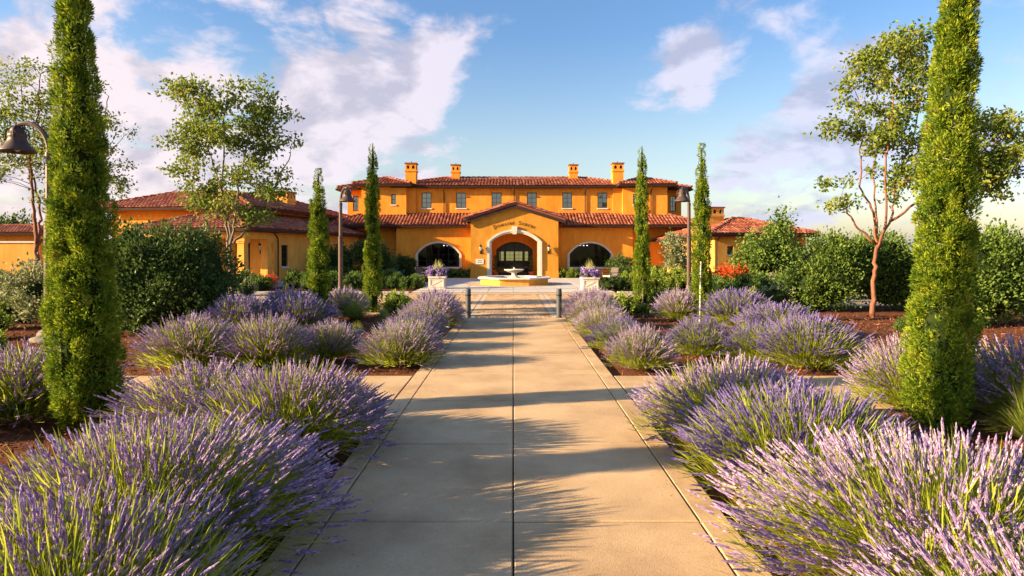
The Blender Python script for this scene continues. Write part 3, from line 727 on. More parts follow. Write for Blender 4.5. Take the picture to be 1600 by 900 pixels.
# ------------------------------------------------------------------ main building
CX = .08
def build_main():
    T = thing('winery_building', 'orange stucco two storey villa with red tile roofs and arched entrance', 'building', (CX, 0, 0))
    st, st_lit = MT['stucco'], MT['ochre']
    def W(name, g, mat): return obj(name, g, mat, T)
    # entrance block
    zt = lambda x: 4.72 - abs(x) * .308
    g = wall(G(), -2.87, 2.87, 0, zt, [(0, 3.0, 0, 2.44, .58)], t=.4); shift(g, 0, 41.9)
    ent = W('entrance_wall', g, st_lit)
    for s in (-1, 1):
        g = G(); x = s * 2.87; p = [(x, 41.9, 0), (x, 43.3, 0), (x, 43.3, 3.83), (x, 41.9, 3.83)]; g.poly(p if s > 0 else p[::-1]); W('entrance_side_wall', g, st_lit)
        xa, xb = sorted((s * 1.86, s * 2.90)); obj('plinth', G().box(xa, xb, 41.868, 41.95, 0, .52), st_lit, ent)
    g = shift(arch_band(0, 3.0, 0, 2.44, .58, .30, .09, .05), 0, 41.9); obj('arch_surround', g, MT['stone'], ent)
    obj('keystone', G().add([(-.13, 41.74, 2.93), (.13, 41.74, 2.93), (.19, 41.74, 3.45), (-.19, 41.74, 3.45), (-.13, 41.95, 2.93), (.13, 41.95, 2.93), (.19, 41.95, 3.45), (-.19, 41.95, 3.45)],
        [(0, 1, 2, 3), (7, 6, 5, 4), (0, 4, 5, 1), (1, 5, 6, 2), (2, 6, 7, 3), (3, 7, 4, 0)]), MT['stone'], ent)
    obj('name_plaque', G().box(-2.52, -2.02, 41.87, 41.90, .98, 1.30), MT['white'], ent)
    for z, w in ((1.19, .30), (1.12, .0), (1.08, .34)):
        if w: obj('plaque_line', G().box(-2.27 - w / 2, -2.27 + w / 2, 41.866, 41.869, z, z + .035), MT['ink'], ent)
    lantern(ent, -2.20, 41.9, 1.95); lantern(ent, 2.24, 41.9, 1.95)
    # name over the arch, on a curve
    text = 'DOMAINE SERENE'; big = {0, 8}; adv = []; tot = 0
    for i, ch in enumerate(text):
        sz = .25 if i in big else .175
        if ch == ' ': w = .20
        else: w = letter_mesh(ch)[1] * sz + .05
        adv.append((tot, w, sz)); tot += w
    R = 3.1; zc = 3.56 - R; sc = 2.80 / tot; cache = {}
    for i, ch in enumerate(text):
        if ch == ' ': continue
        if ch not in cache: gg, wd = letter_mesh(ch); cache[ch] = (to_mesh('letter_' + ch.lower(), gg, MT['ink']), wd)
        a0, w, sz = adv[i]; th = ((a0 + w / 2) - tot / 2) * sc / R
        me, wd = cache[ch]; s = sz
        o = link('letter', me, ent)
        o.scale = (s, 1, s); o.rotation_euler = (0, th, 0)
        c = Vector((math.sin(th) * R, 41.893, zc + math.cos(th) * R)); off = Vector((math.cos(th), 0, -math.sin(th))) * (wd * s / 2)
        o.location = c - off
    # porch behind the arch
    for s in (-1, 1):
        x = s * 1.62; p = [(x, 42.3, 0), (x, 44.4, 0), (x, 44.4, 3.2), (x, 42.3, 3.2)]; g = G(); g.poly(p if s < 0 else p[::-1])
        q = [(s * 1.5, 42.3, 0), (x, 42.3, 0), (x, 42.3, 3.2), (s * 1.5, 42.3, 3.2)]; g.poly(q); W('porch_wall', g, st)
    W('porch_ceiling', G().box(-1.64, 1.64, 42.25, 44.5, 3.06, 3.16), st)
    W('porch_floor', G().box(-1.6, 1.6, 41.86, 44.4, 0, .075), MT['plaza'])
    iw = W('door_wall', shift(wall(G(), -1.62, 1.62, 0, 3.1, [(0, 2.52, .075, 1.93, .54)], t=.16), 0, 44.4), st)
    # glazed doors in the inner arch
    dr = obj('entrance_door', shift(arch_band(0, 2.36, .08, 1.90, .50, .08, .0, .08), 0, 44.46), MT['frame'], T)
    h = seg_arch(0, 2.36, 1.90, .50)
    for x in (-.98, -.62, 0, .62, .98):
        w = .11 if x == 0 else .075
        obj('stile', G().box(x - w / 2, x + w / 2, 44.46, 44.53, .08, h(x) - .01), MT['frame'], dr)
    for z, dz in ((.08, .22), (1.02, .07), (1.80, .10)):
        obj('rail', G().box(-1.18, 1.18, 44.465, 44.525, z, z + dz), MT['frame'], dr)
    for x in (-.80, -.31, .31, .80):
        for z in (1.30, 1.55): obj('muntin', G().box(x - .28 if abs(x) < .5 else x - .15, x + .28 if abs(x) < .5 else x + .15, 44.48, 44.51, z, z + .018), MT['frame'], dr)
        if abs(x) < .5: obj('muntin', G().box(x - .01, x + .01, 44.482, 44.508, 1.09, 1.80), MT['frame'], dr)
    for (a, b) in ((-1.18, -.98), (-.945, -.66), (-.58, -.06), (.06, .58), (.66, .945), (.98, 1.18)):
        for (c, d) in ((.30, 1.02), (1.09, 1.80)):
            obj('pane', G().poly([(a, 44.495, c), (b, 44.495, c), (b, 44.495, d), (a, 44.495, d)]), MT['glass'], dr)
        obj('pane', G().poly([(a, 44.495, 1.90), (b, 44.495, 1.90), (b, 44.495, h(b) - .01), (a, 44.495, h(a) - .01)]), MT['glass'], dr)
    for x in (-.07, .07): obj('handle', G().tube([(x, 44.44, .85), (x, 44.42, .88), (x, 44.42, 1.2), (x, 44.44, 1.23)], .012, 6), MT['greymetal'], dr)
    # lobby seen through the doors, with a bright window in its back wall
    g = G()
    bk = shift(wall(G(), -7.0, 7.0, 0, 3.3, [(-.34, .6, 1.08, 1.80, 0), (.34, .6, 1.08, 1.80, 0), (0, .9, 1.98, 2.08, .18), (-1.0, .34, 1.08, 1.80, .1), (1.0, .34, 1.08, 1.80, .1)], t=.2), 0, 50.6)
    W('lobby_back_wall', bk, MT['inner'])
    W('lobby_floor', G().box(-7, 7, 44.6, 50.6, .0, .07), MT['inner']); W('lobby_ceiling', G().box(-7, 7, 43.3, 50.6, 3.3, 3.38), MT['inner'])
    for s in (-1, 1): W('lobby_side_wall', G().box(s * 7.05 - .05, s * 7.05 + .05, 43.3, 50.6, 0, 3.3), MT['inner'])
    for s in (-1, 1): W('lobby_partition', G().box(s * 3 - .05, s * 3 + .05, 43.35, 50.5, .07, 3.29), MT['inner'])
    # side bays with the wide arched windows
    for s in (-1, 1):
        c = s * 5.1; x0, x1 = sorted((s * 2.87, s * 7.95))
        bay = W('bay_wall', shift(wall(G(), x0, x1, 0, 3.62, [(c, 2.78, .76, 1.62, .74)], t=.25), 0, 43.0), st)
        g = G(); x = s * 7.95; p = [(x, 43, 0), (x, 44.2, 0), (x, 44.2, 3.62), (x, 43, 3.62)]; g.poly(p if s > 0 else p[::-1]); W('bay_side_wall', g, st)
        obj('window_surround', shift(arch_band(c, 2.78, .76, 1.62, .74, .15, .06, .05), 0, 43.0), MT['stone'], bay)
        obj('window_sill', G().box(c - 1.6, c + 1.6, 42.89, 43.1, .64, .757), MT['stone'], bay)
        h = seg_arch(c, 2.78, 1.62, .74)
        fr = obj('arched_window', shift(arch_band(c, 2.68, .78, 1.60, .70, .05, .0, .06), 0, 43.12), MT['frame'], T)
        obj('bottom_rail', G().box(c - 1.34, c + 1.34, 43.12, 43.18, .765, .84), MT['frame'], fr)
        nc = 4
        xs = [c - 1.34 + 2.68 * i / nc for i in range(nc + 1)]
        hh = seg_arch(c, 2.68, 1.60, .70)
        for x in xs[1:-1]: obj('mullion', G().box(x - .014, x + .014, 43.13, 43.17, .83, hh(x) + .01), MT['frame'], fr)
        for z in (1.18, 1.60): obj('mullion', G().box(c - 1.34, c + 1.34, 43.132, 43.168, z - .012, z + .012), MT['frame'], fr)
        for a, b in zip(xs[:-1], xs[1:]):
            for z0, z1 in ((.84, 1.18), (1.18, 1.60)): obj('pane', G().poly([(a, 43.155, z0), (b, 43.155, z0), (b, 43.155, z1), (a, 43.155, z1)]), MT['glass'], fr)
            m = (a + b) / 2; obj('pane', G().poly([(a, 43.155, 1.60), (b, 43.155, 1.60), (b, 43.155, max(1.61, hh(b))), (m, 43.155, hh(m)), (a, 43.155, max(1.61, hh(a)))]), MT['glass'], fr)
        for k in range(3): obj('downlight', G().box(c + (.1 if s < 0 else -.5) + k * .24, c + (.1 if s < 0 else -.5) + k * .24 + .07, 45.0, 45.1, 2.20, 2.25), MT['lit'], T)
        # outer lower walls
        x0, x1 = sorted((s * 7.95, s * 12.3)); W('outer_wall', shift(wall(G(), x0, x1, 0, 3.62), 0, 44.0), st)
        x = s * 12.3; p = [(x, 44, 0), (x, 50, 0), (x, 50, 3.62), (x, 44, 3.62)]; g = G(); g.poly(p if s > 0 else p[::-1]); W('outer_side_wall', g, st)
        downspout(T, s * 8.1, 44.0, .1, 3.45)
    # upper storey
    ops = [(x, .70, 4.84, 5.92, 0) for x in (-6.15, -3.72, -1.25, 1.22, 3.70, 6.16)]
    W('upper_wall', shift(wall(G(), -7.6, 7.6, 3.6, 6.45, ops, t=.14), 0, 44.75), st)
    for o in ops: window(T, o[0], 44.75, 4.845, 5.915, .69)
    for x in (-4.92, -.02, 4.94): downspout(T, x, 44.75, 4.4, 6.22)
    W('upper_back_wall', G().box(-12.3, 12.3, 50.82, 51.1, 3.4, 6.4), st)
    for s in (-1, 1):
        x0, x1 = sorted((s * 7.5, s * 10.6)); wx = s * 8.38
        W('tower_wall', shift(wall(G(), x0, x1, 3.4, 6.45, [(wx, .32, 5.06, 5.78, 0)], t=.14), 0, 44.35), st)
        for x, nm in ((s * 7.5, 0), (s * 10.6, 1)):
            p = [(x, 44.35, 3.4), (x, 49, 3.4), (x, 49, 6.45), (x, 44.35, 6.45)]; g = G(); g.poly(p if (x > 0) == bool(nm) else p[::-1]); W('tower_side_wall', g, st)
        window(T, wx, 44.35, 5.065, 5.775, .31, 1, 2)
        downspout(T, s * 9.45 if s > 0 else s * 10.2, 44.35, 4.4, 6.3)
        x0, x1 = sorted((s * 10.6, s * 12.15)); wx = s * 11.55
        W('rear_block_wall', shift(wall(G(), x0, x1, 3.4, 6.4, [(wx, .42, 4.72, 5.85, 0)], t=.14), 0, 46.6), st)
        x = s * 12.15; p = [(x, 46.6, 3.4), (x, 50.6, 3.4), (x, 50.6, 6.4), (x, 46.6, 6.4)]; g = G(); g.poly(p if s > 0 else p[::-1]); W('rear_block_side_wall', g, st)
        window(T, wx, 46.6, 4.725, 5.845, .41, 2, 3, sill=False)
    chimney(T, -7.24, 44.99, .74, 3.9, 8.0); chimney(T, 7.24, 44.99, .74, 3.9, 8.0)
    chimney(T, -4.35, 47.6, .62, 6.6, 8.25); chimney(T, 4.38, 47.6, .62, 6.6, 8.25)
    # roofs
    E, U = 42.6, 44.76; ze, zu = 3.56, 4.42
    roof(T, [[(-12.9, E, ze), (12.9, E, ze), (10.3, U, zu), (-10.3, U, zu)], [(12.9, E, ze), (12.9, 50.5, ze), (10.3, 50.5, zu), (10.3, U, zu)], [(-12.9, 50.5, ze), (-12.9, E, ze), (-10.3, U, zu), (-10.3, 50.5, zu)]],
         [((-12.9, E, ze), (-10.3, U, zu)), ((12.9, E, ze), (10.3, U, zu))], [((-12.9, E, ze), (-3.2, E, ze)), ((3.2, E, ze), (12.9, E, ze))], 'lower_roof')
    W('eave_soffit', G().box(-12.8, -3.0, 42.65, 44.1, 3.40, 3.44), MT['soffit']); W('eave_soffit', G().box(3.0, 12.8, 42.65, 44.1, 3.40, 3.44), MT['soffit'])
    hip(T, -8.6, 8.6, 44.45, 51.4, 6.38, .25, ('f',))
    W('eave_soffit', G().box(-8.4, 8.4, 44.5, 45.0, 6.22, 6.25), MT['soffit'])
    for s in (-1, 1):
        x0, x1 = sorted((s * 6.95 if False else s * 7.65, s * 11.15)); hip(T, x0 - (.5 if s > 0 else 0), x1 + (.5 if s < 0 else 0), 44.0, 49.2, 6.44, .30, ('f', 'l', 'r'))
        x0, x1 = sorted((s * 10.0, s * 12.75)); hip(T, x0, x1, 46.0, 51.2, 6.36, .28, ('f', 'l', 'r'))
        x0, x1 = sorted((s * 7.3, s * 11.0)); W('eave_soffit', G().box(x0, x1, 44.05, 44.6, 6.29, 6.32), MT['soffit'])
    # gable of the entrance
    y0, y1 = 41.62, 45.0; za, zb = 4.98, 3.94; hw = 3.32
    r = roof(T, [[(hw, y0, zb), (hw, y1, zb), (0, y1, za), (0, y0, za)], [(-hw, y1, zb), (-hw, y0, zb), (0, y0, za), (0, y1, za)]], [((0, y1, za - .001), (0, y0, za))], [((hw, y0, zb), (hw, y0 + 1.1, zb)), ((-hw, y0 + 1.1, zb), (-hw, y0, zb))], 'gable_roof', .12)
    t = G()
    for s in (-1, 1): ridge_caps(t, (s * hw, y0 + .06, zb + .0), (0, y0 + .06, za), .12)
    obj('verge_tiles', t, MT['tile'], r, kind='stuff')
    for s in (-1, 1):
        V = [(s * hw, y0 + .02, zb - .13), (0, y0 + .02, za - .13), (0, y0 + .02, za - .32), (s * hw, y0 + .02, zb - .32)]; V2 = [(a, b + .10, c) for a, b, c in V]
        obj('bargeboard', G().add(V + V2, [(0, 1, 2, 3), (7, 6, 5, 4)] + [(i, i + 4, (i + 1) % 4 + 4, (i + 1) % 4) for i in range(4)]), MT['brown'], r)
build_main()

# ------------------------------------------------------------------ side wings
def column(parent, x, y, z0, z1, w=.40):
    h = w / 2
    c = obj('column', G().add([(x + sx * hh, y + sy * hh, z) for hh, z in ((h, z0 + .28), (h * .86, z1 - .22)) for sx, sy in ((-1, -1), (1, -1), (1, 1), (-1, 1))],
        [(0, 1, 5, 4), (1, 2, 6, 5), (2, 3, 7, 6), (3, 0, 4, 7)]), MT['wing'], parent)
    obj('column_base', G().box(x - h - .06, x + h + .06, y - h - .06, y + h + .06, z0, z0 + .28), MT['wing'], c)
    obj('capital', G().box(x - h * .86 - .04, x + h * .86 + .04, y - h * .86 - .04, y + h * .86 + .04, z1 - .22, z1 - .14).box(x - h - .04, x + h + .04, y - h - .04, y + h + .04, z1 - .138, z1), MT['wing'], c)
    return c
def build_left_wing():
    a = math.atan2(2.4, 13)
    # local: x to the right along the front, y back; origin at the front right eave corner
    T = thing('porch_wing', 'low ochre wing with corner porch columns, two stepped tile roofs and vent chimney', 'building', (-12.45, 30.0, 0), -a)
    st = MT['wing']
    def W(n, g, m=st): return obj(n, g, m, T)
    ze = 2.92; fl = .3
    W('terrace', G().box(-7.2, .2, -.4, 3.2, 0, fl), MT['plaza'])
    # long right wall (faces the plaza) behind the porch, with windows
    g = wall(G(), 3.1, 13.6, 0, 2.95, [(4.2, .62, 1.0, 2.15, 0), (9.0, .62, 1.0, 2.15, 0)], t=.16); shift(g, 0, 0, 0, PI / 2); shift(g, -.55, 0); W('plaza_wall', g)
    for c in (4.2, 9.0):
        h = thing_child = None
        fr = window(T, 0, 0, 1.005, 2.145, .61, 2, 3, glass=MT['pane_dark'])
        fr.rotation_euler = (0, 0, PI / 2); fr.location = (-.55, c, 0)
    g = wall(G(), -6.8, -.55, 0, 2.95, [(-2.3, .85, fl, 2.3, 0), (-4.6, 1.4, fl, 2.3, 0)], t=.16); shift(g, 0, 3.1); W('porch_back_wall', g)
    d = obj('porch_door', G().box(-2.72, -1.88, 3.2, 3.25, fl, 2.29), MT['frame'], T)
    obj('pane', G().box(-2.6, -2.0, 3.17, 3.195, .6, 2.15), MT['pane_dark'], d); obj('notice', G().box(-2.42, -2.18, 3.155, 3.168, 1.22, 1.5), MT['white'], d)
    d = obj('porch_door', G().box(-5.28, -3.92, 3.2, 3.25, fl, 2.29), MT['frame'], T); obj('pane', G().box(-5.2, -4.65, 3.17, 3.195, .6, 2.15), MT['pane_dark'], d); obj('pane', G().box(-4.55, -4.0, 3.17, 3.195, .6, 2.15), MT['pane_dark'], d)
    W('porch_end_wall', G().box(-6.9, -6.7, .5, 3.1, 0, 2.75))
    lantern(T, -1.2, 3.1, 1.95)
    for x, y in ((-.62, .55), (-.62, 2.55), (-3.6, .55), (-6.4, .55)): column(T, x, y, fl, 2.42)
    W('porch_beam', G().box(-6.8, -.38, .38, .74, 2.424, 2.75)); W('porch_beam', G().box(-.80, -.42, .745, 3.09, 2.424, 2.75)); W('porch_ceiling', G().box(-6.9, -.3, .3, 3.1, 2.755, 2.79), MT['soffit'])
    # lower roof: hip over porch and along the plaza side
    x0, x1, y0, y1 = -6.1, 0, 0, 14.0; h = 3.05; zr = ze + h * .34
    A, B = (-3.05, 3.05, zr), (-3.05, 14.0, zr)
    roof(T, [[(x0, y0, ze), (x1, y0, ze), A], [(x1, y0, ze), (x1, y1, ze), B, A], [(x0, y1, ze), (x0, y0, ze), A, B]], [((x0, y0, ze), A), ((x1, y0, ze), A)], [((x0, y0, ze), (x1, y0, ze)), ((x1, y0, ze), (x1, y1, ze))], 'porch_roof')
    for y in (3.4, 7.0): downspout(T, -.42, y, .3, ze - .1)
    # upper storey box set back, with its own roof
    g = G().box(-11.2, -2.9, 4.2, 8.6, 0, 4.22); W('upper_wall', g, MT['stucco']); W('upper_wall', G().box(-8.6, -2.92, 8.62, 15.6, 0, 4.2), MT['stucco'])
    hip(T, -12.2, -2.2, 3.6, 9.6, 4.22, .33, ('f', 'l', 'r'))
    ze2 = 4.205; R0, R1 = (-5.2, 6.7, ze2 + .99), (-5.2, 13.2, ze2 + .99)
    roof(T, [[(-2.2, 7.0, ze2), (-2.2, 16.2, ze2), R1, R0], [(-2.2, 16.2, ze2), (-8.2, 16.2, ze2), R1], [(-8.2, 16.2, ze2), (-8.2, 9.0, ze2), R0, R1]], [(R0, R1), ((-2.2, 16.2, ze2), R1)], [((-2.2, 9.6, ze2), (-2.2, 16.2, ze2))], 'upper_roof')
    chimney(T, -5.4 + 1.2, 10.4, 1.05, 4.4, 5.62, .62, 'wing', 3)
build_left_wing()
def build_right_wing():
    a = math.atan2(2.4, 13)
    T = thing('garden_wing', 'low ochre wing with single small square window and sunlit tile roof', 'building', (11.4, 37.0, 0), a)
    st = MT['wing']
    def W(n, g, m=st): return obj(n, g, m, T)
    ze = 2.83
    W('front_wall', shift(wall(G(), .55, 6.5, 0, 2.8, [(1.55, .40, 1.62, 2.12, 0)], t=.14), 0, .55))
    window(T, 1.55, .55, 1.625, 2.115, .39, 1, 1, glass=MT['pane_dark'])
    W('side_wall', G().poly([(.55, 7.5, 0), (.55, .55, 0), (.55, .55, 2.8), (.55, 7.5, 2.8)])); W('side_wall', G().poly([(6.5, .55, 0), (6.5, 6.5, 0), (6.5, 6.5, 2.8), (6.5, .55, 2.8)]))
    hip(T, 0, 7.05, 0, 6.2, ze, .32, ('f', 'l', 'r'))
    W('link_wall', G().box(.3, 5, 6.3, 8.6, 0, 2.6))
    hip(T, -.5, 5.5, 5.0, 9.2, 2.62, .28, ('f', 'l'))
    chimney(T, 1.85, 3.6, 1.25, 3.0, 4.62, .62, 'wing', 3)
    downspout(T, .62, .5, .1, ze - .1)
build_right_wing()

def build_garden_wall():
    t = thing('garden_wall', 'plain ochre garden wall with pale coping beyond the asphalt lane', 'wall', (-30.5, 31.6, 0))
    obj('wall_body', G().box(-7, 7, -.15, .15, 0, 2.22), MT['wing'], t); obj('coping', G().box(-7.05, 7.05, -.2, .2, 2.222, 2.31), MT['stone'], t)
    p = thing('pavilion', 'small red tiled pavilion roof peeking over the garden wall', 'building', (-35.6, 46, 0))
    obj('wall', G().box(-3, 3, -2, 2, 0, 3.1), MT['wing'], p); hip(p, -3.8, 3.8, -2.8, 2.8, 3.1, .18, ('f', 'r'))
build_garden_wall()

# ------------------------------------------------------------------ fountain, planters, bollards, lamps, chairs
def build_fountain():
    t = thing('fountain', 'round stone fountain with ochre basin wall and a single bowl', 'fountain', (.05, 34.0, .07))
    def ring(R, z, n=64, p=3.2):
        out = []
        for k in range(n):
            a = 2 * PI * k / n; c, s = math.cos(a), math.sin(a)
            d = 1 / (max(abs(c), abs(s), (abs(c) + abs(s)) / 1.414) ** .85)
            out.append((R * c * d, R * s * d, z))
        return out
    def loft(rows):
        n = len(rows[0]); g = G()
        g.add([p for r in rows for p in r], [(i * n + k, i * n + (k + 1) % n, (i + 1) * n + (k + 1) % n, (i + 1) * n + k) for i in range(len(rows) - 1) for k in range(n)]); return g
    obj('basin_wall', loft([ring(1.78, 0), ring(1.78, .30), ring(1.5, .30), ring(1.5, .1)]), MT['wing'], t)
    obj('rim', loft([ring(1.76, .302), ring(1.88, .302), ring(1.91, .33), ring(1.91, .36), ring(1.88, .39), ring(1.46, .39), ring(1.44, .37), ring(1.44, .25)]), MT['stone'], t)
    g = G(); g.poly(ring(1.49, .27)); obj('water', g, MT['water'], t)
    g = G(); g.poly(ring(2.5, .004)); obj('brick_ring', g, MT['brick'], t)
    obj('pedestal', G().lathe([(.36, .1), (.36, .34), (.30, .37), (.22, .40), (.14, .47), (.12, .54), (.16, .60), (.2, .62)], 32), MT['stone'], t, smooth=True)
    obj('bowl', G().lathe([(.10, .60), (.20, .615), (.38, .66), (.50, .73), (.53, .76), (.53, .79), (.49, .79), (.38, .74), (.1, .72), (.0, .72)], 40), MT['stone'], t, smooth=True)
    obj('spout', G().lathe([(.06, .74), (.05, .80), (.07, .84), (.03, .88), (.0, .89)], 16), MT['stone'], t, smooth=True)
build_fountain()

def planter(x, y, lab):
    t = thing('planter_box', lab, 'planter', (x, y, .07), 0, 'square stone planters')
    w = .36
    obj('body', G().box(-w, w, -w, w, .06, .50), MT['stone'], t)
    obj('foot', G().box(-w - .04, w + .04, -w - .04, w + .04, 0, .058), MT['stone'], t)
    obj('lip', G().box(-w - .05, w + .05, -w - .05, w + .05, .502, .58), MT['stone'], t)
    obj('soil', G().box(-w + .03, w - .03, -w + .03, w - .03, .582, .60), MT['mulch'], t)
    for k in range(4):
        g = G(); m = .02; 
        g.box(-w + .02, -w + .08, -w - m, -w - .001, .08, .49).box(w - .08, w - .02, -w - m, -w - .001, .08, .49).box(-w + .082, w - .082, -w - m, -w - .001, .08, .14).box(-w + .082, w - .082, -w - m, -w - .001, .43, .49)
        L = math.hypot(2 * w - .16, .29); an = math.atan2(.29, 2 * w - .16)
        M = Matrix.Translation((0, 0, .285)) @ Matrix.Rotation(-an, 4, 'Y')
        g.box(-L / 2, L / 2, -w - m * .7, -w - .001, -.02, .02, M)
        shift(g, 0, 0, 0, k * PI / 2); obj('side_panel', g, MT['stone'], t)
planter(-3.55, 30.0, 'square stone planter with framed sides left of the fountain, flowers shaded')
planter(3.45, 28.9, 'square stone planter with framed sides beside the low kerb, sunlit violet flowers on top')

def bollard(x, lab):
    t = thing('bollard', lab, 'bollard', (x, 17.32, .0), 0, 'grey bollards at the end of the walk')
    obj('post', G().lathe([(.0, .0), (.072, .0), (.072, .60), (.0, .60)], 20), MT['greymetal'], t, smooth=False)
    obj('collar', G().lathe([(.078, .60), (.078, .64), (.0, .64)], 20), MT['iron'], t)
    obj('cap', G().lathe([(.072, .64), (.072, .77), (.06, .795), (.0, .80)], 20), MT['greymetal'], t)
    obj('base_plate', G().lathe([(.10, .0), (.10, .018), (.073, .018)], 20), MT['iron'], t)
bollard(-1.22, 'grey cylindrical bollard beside the left lavender row'); bollard(1.24, 'grey cylindrical bollard beside the right lavender row')

def lamp(loc, rz, lab, H=3.78):
    t = thing('street_lamp', lab, 'street lamp', loc, rz, 'bell shaped bronze lamps')
    m = MT['bronze']
    obj('base', G().lathe([(.0, 0), (.17, 0), (.17, .10), (.12, .14), (.10, .5), (.0, .5)], 16), m, t)
    obj('sleeve', G().lathe([(.098, .5), (.098, 2.35), (.112, 2.36), (.112, 2.42), (.07, 2.45)], 16), m, t, smooth=False)
    obj('pole', G().lathe([(.074, 2.45), (.07, H), (.08, H), (.08, H + .10), (.0, H + .12)], 12), m, t)
    pts = []
    for k in range(15):
        a = PI - (PI * .62) * k / 14
        pts.append((.52 + .52 * math.cos(a), 0, H + .1 + .62 * math.sin(a)))
    obj('arm', G().tube(pts, [.055] * 10 + [.05] * 5, 8), m, t)
    ex, ez = pts[-1][0], pts[-1][2]
    b = obj('bell', G().lathe([(.0, ez + .05), (.05, ez + .05), (.05, ez - .02), (.10, ez - .04), (.13, ez - .10), (.135, ez - .16), (.17, ez - .17), (.175, ez - .24), (.16, ez - .26), (.19, ez - .34), (.25, ez - .44), (.34, ez - .53), (.345, ez - .56), (.31, ez - .54), (.0, ez - .40)], 28, ex, 0), m, t, smooth=True)
    for k in range(4):
        a = 2 * PI * k / 4 + .4; c, s = math.cos(a), math.sin(a)
        obj('bell_rib', G().tube([(ex + .07 * c, .07 * s, ez), (ex + .20 * c, .20 * s, ez - .12), (ex + .21 * c, .21 * s, ez - .27)], .016, 5), m, b)
    obj('bulb', G().lathe([(.0, ez - .42), (.07, ez - .45), (.08, ez - .5), (.0, ez - .56)], 12, ex, 0), MT['lampglass'], b)
lamp((-9.75, 13.45, 0), math.radians(176), 'tall bronze lamp with bell shade next to the tree with reddish stems')
lamp((-7.42, 27.5, 0), math.radians(-52), 'tall dark bronze lamp with bell shade in front of the porch wing')
lamp((7.55, 27.5, 0), math.radians(232), 'tall sunlit bronze lamp with bell shade near the slim stake supported cypress')

def chair(loc, rz, lab):
    t = thing('garden_chair', lab, 'chair', loc, rz, 'woven garden armchairs')
    for x in (-.28, .28):
        obj('leg', G().box(x - .02, x + .02, -.28, -.24, 0, .62), MT['chairm'], t)
        obj('leg', G().tube([(x, .24, 0), (x, .25, .42), (x, .36, .88)], .022, 6), MT['chairm'], t)
        obj('armrest', G().box(x - .03, x + .03, -.30, .28, .622, .65), MT['chairm'], t)
    obj('seat', G().box(-.255, .255, -.26, .24, .38, .43), MT['chairm'], t)
    obj('cushion', G().slab(-.25, .25, -.27, .2, .432, .50, .02), MT['cushion'], t)
    g = G().box(-.25, .25, -.02, .02, 0, .46); V = g.V[0]; 
    M = Matrix.Translation((0, .25, .45)) @ Matrix.Rotation(math.radians(-14), 4, 'X'); g.V[0] = xf(M, V); obj('backrest', g, MT['chairm'], t)
chair((-4.75, 34.0, .07), math.radians(60), 'woven armchair with dark back beside the clipped box balls')
chair((5.0, 33.0, .07), math.radians(-55), 'sunlit pale armchair behind the right planter')
obj('seating_pad', G().box(-6.2, -4.37, 32.6, 36, -.02, .068), MT['plaza'], kind='structure', label='stone pad under the left armchair')
obj('seating_pad', G().box(4.37, 6.2, 31.8, 35, -.02, .068), MT['plaza'], kind='structure', label='stone pad under the right armchair')

# ------------------------------------------------------------------ plants
LEAF_V = [(0, 0, 0), (.30, .06, .45), (0, -.02, 1), (-.30, .06, .45), (0, -.05, .5)]
LEAF_F = [(0, 1, 4), (1, 2, 4), (2, 3, 4), (3, 0, 4)]
NARROW_V = [(0, 0, 0), (.13, .03, .5), (0, 0, 1), (-.13, .03, .5)]
NARROW_F = [(0, 1, 2, 3)]

def blob_core(g, c, r, rng, n=10, amp=.12):
    """uneven inner body of a shrub"""
    V = []; m = 2 * n
    ph = rng.uniform(0, 6.3, 6)
    for i in range(n + 1):
        th = PI * i / n
        for k in range(m):
            f = 2 * PI * k / m; w = 1 + amp * (math.sin(3 * f + ph[0] + 2 * th) + math.sin(5 * f + ph[1] - 3 * th) * .6)
            V.append((c[0] + r[0] * w * math.sin(th) * math.cos(f), c[1] + r[1] * w * math.sin(th) * math.sin(f), c[2] + r[2] * w * math.cos(th)))
    g.add(V, [(i * m + k, (i + 1) * m + k, (i + 1) * m + (k + 1) % m, i * m + (k + 1) % m) for i in range(n) for k in range(m)])

def shrub_meshes(name, blobs, nleaf, size, mat, seed, core=.72, narrow=False, clump=.12, upw=.5, zmin=.02, nclump=None):
    """foliage of many single leaves gathered in clumps near the surface of the blobs + an inner body"""
    rng = np.random.default_rng(seed)
    vol = np.array([b[3] * b[4] * b[5] for b in blobs]) ** (2 / 3); pr = vol / vol.sum()
    nc = nclump or max(20, nleaf // 28)
    bi = rng.choice(len(blobs), nc, p=pr); B = np.array(blobs)[bi]
    d = unit(rng.normal(size=(nc, 3))); rad = rng.uniform(.70, 1.06, nc) ** 1
    C = B[:, :3] + d * B[:, 3:] * rad[:, None]
    ok = C[:, 2] > zmin; C, d = C[ok], d[ok]
    li = rng.integers(0, len(C), nleaf)
    P = C[li] + rng.normal(size=(nleaf, 3)) * clump
    D = unit(d[li] * .8 + rng.normal(size=(nleaf, 3)) * .6 + np.array([0, 0, upw]))
    ok = P[:, 2] > zmin; P, D = P[ok], D[ok]
    sc = size * rng.uniform(.6, 1.35, len(P))
    g = G(); g.scatter(NARROW_V if narrow else LEAF_V, [NARROW_F if narrow else LEAF_F], frames(D, rng, sc), P)
    gc = G()
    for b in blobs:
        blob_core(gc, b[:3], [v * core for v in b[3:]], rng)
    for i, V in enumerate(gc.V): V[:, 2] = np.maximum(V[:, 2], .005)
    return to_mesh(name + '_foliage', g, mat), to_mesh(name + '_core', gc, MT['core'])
def plant(name, meshes, parts, label, cat, loc, rz=0, sc=1, group=None):
    t = thing(name, label, cat, loc, rz, group, sc)
    for me, nm in zip(meshes, parts):
        o = link(nm, me, t); 
        if nm in ('foliage', 'crown', 'stems', 'leaves', 'flower_spikes', 'flowers', 'blades'): o['kind'] = 'stuff'
    return t

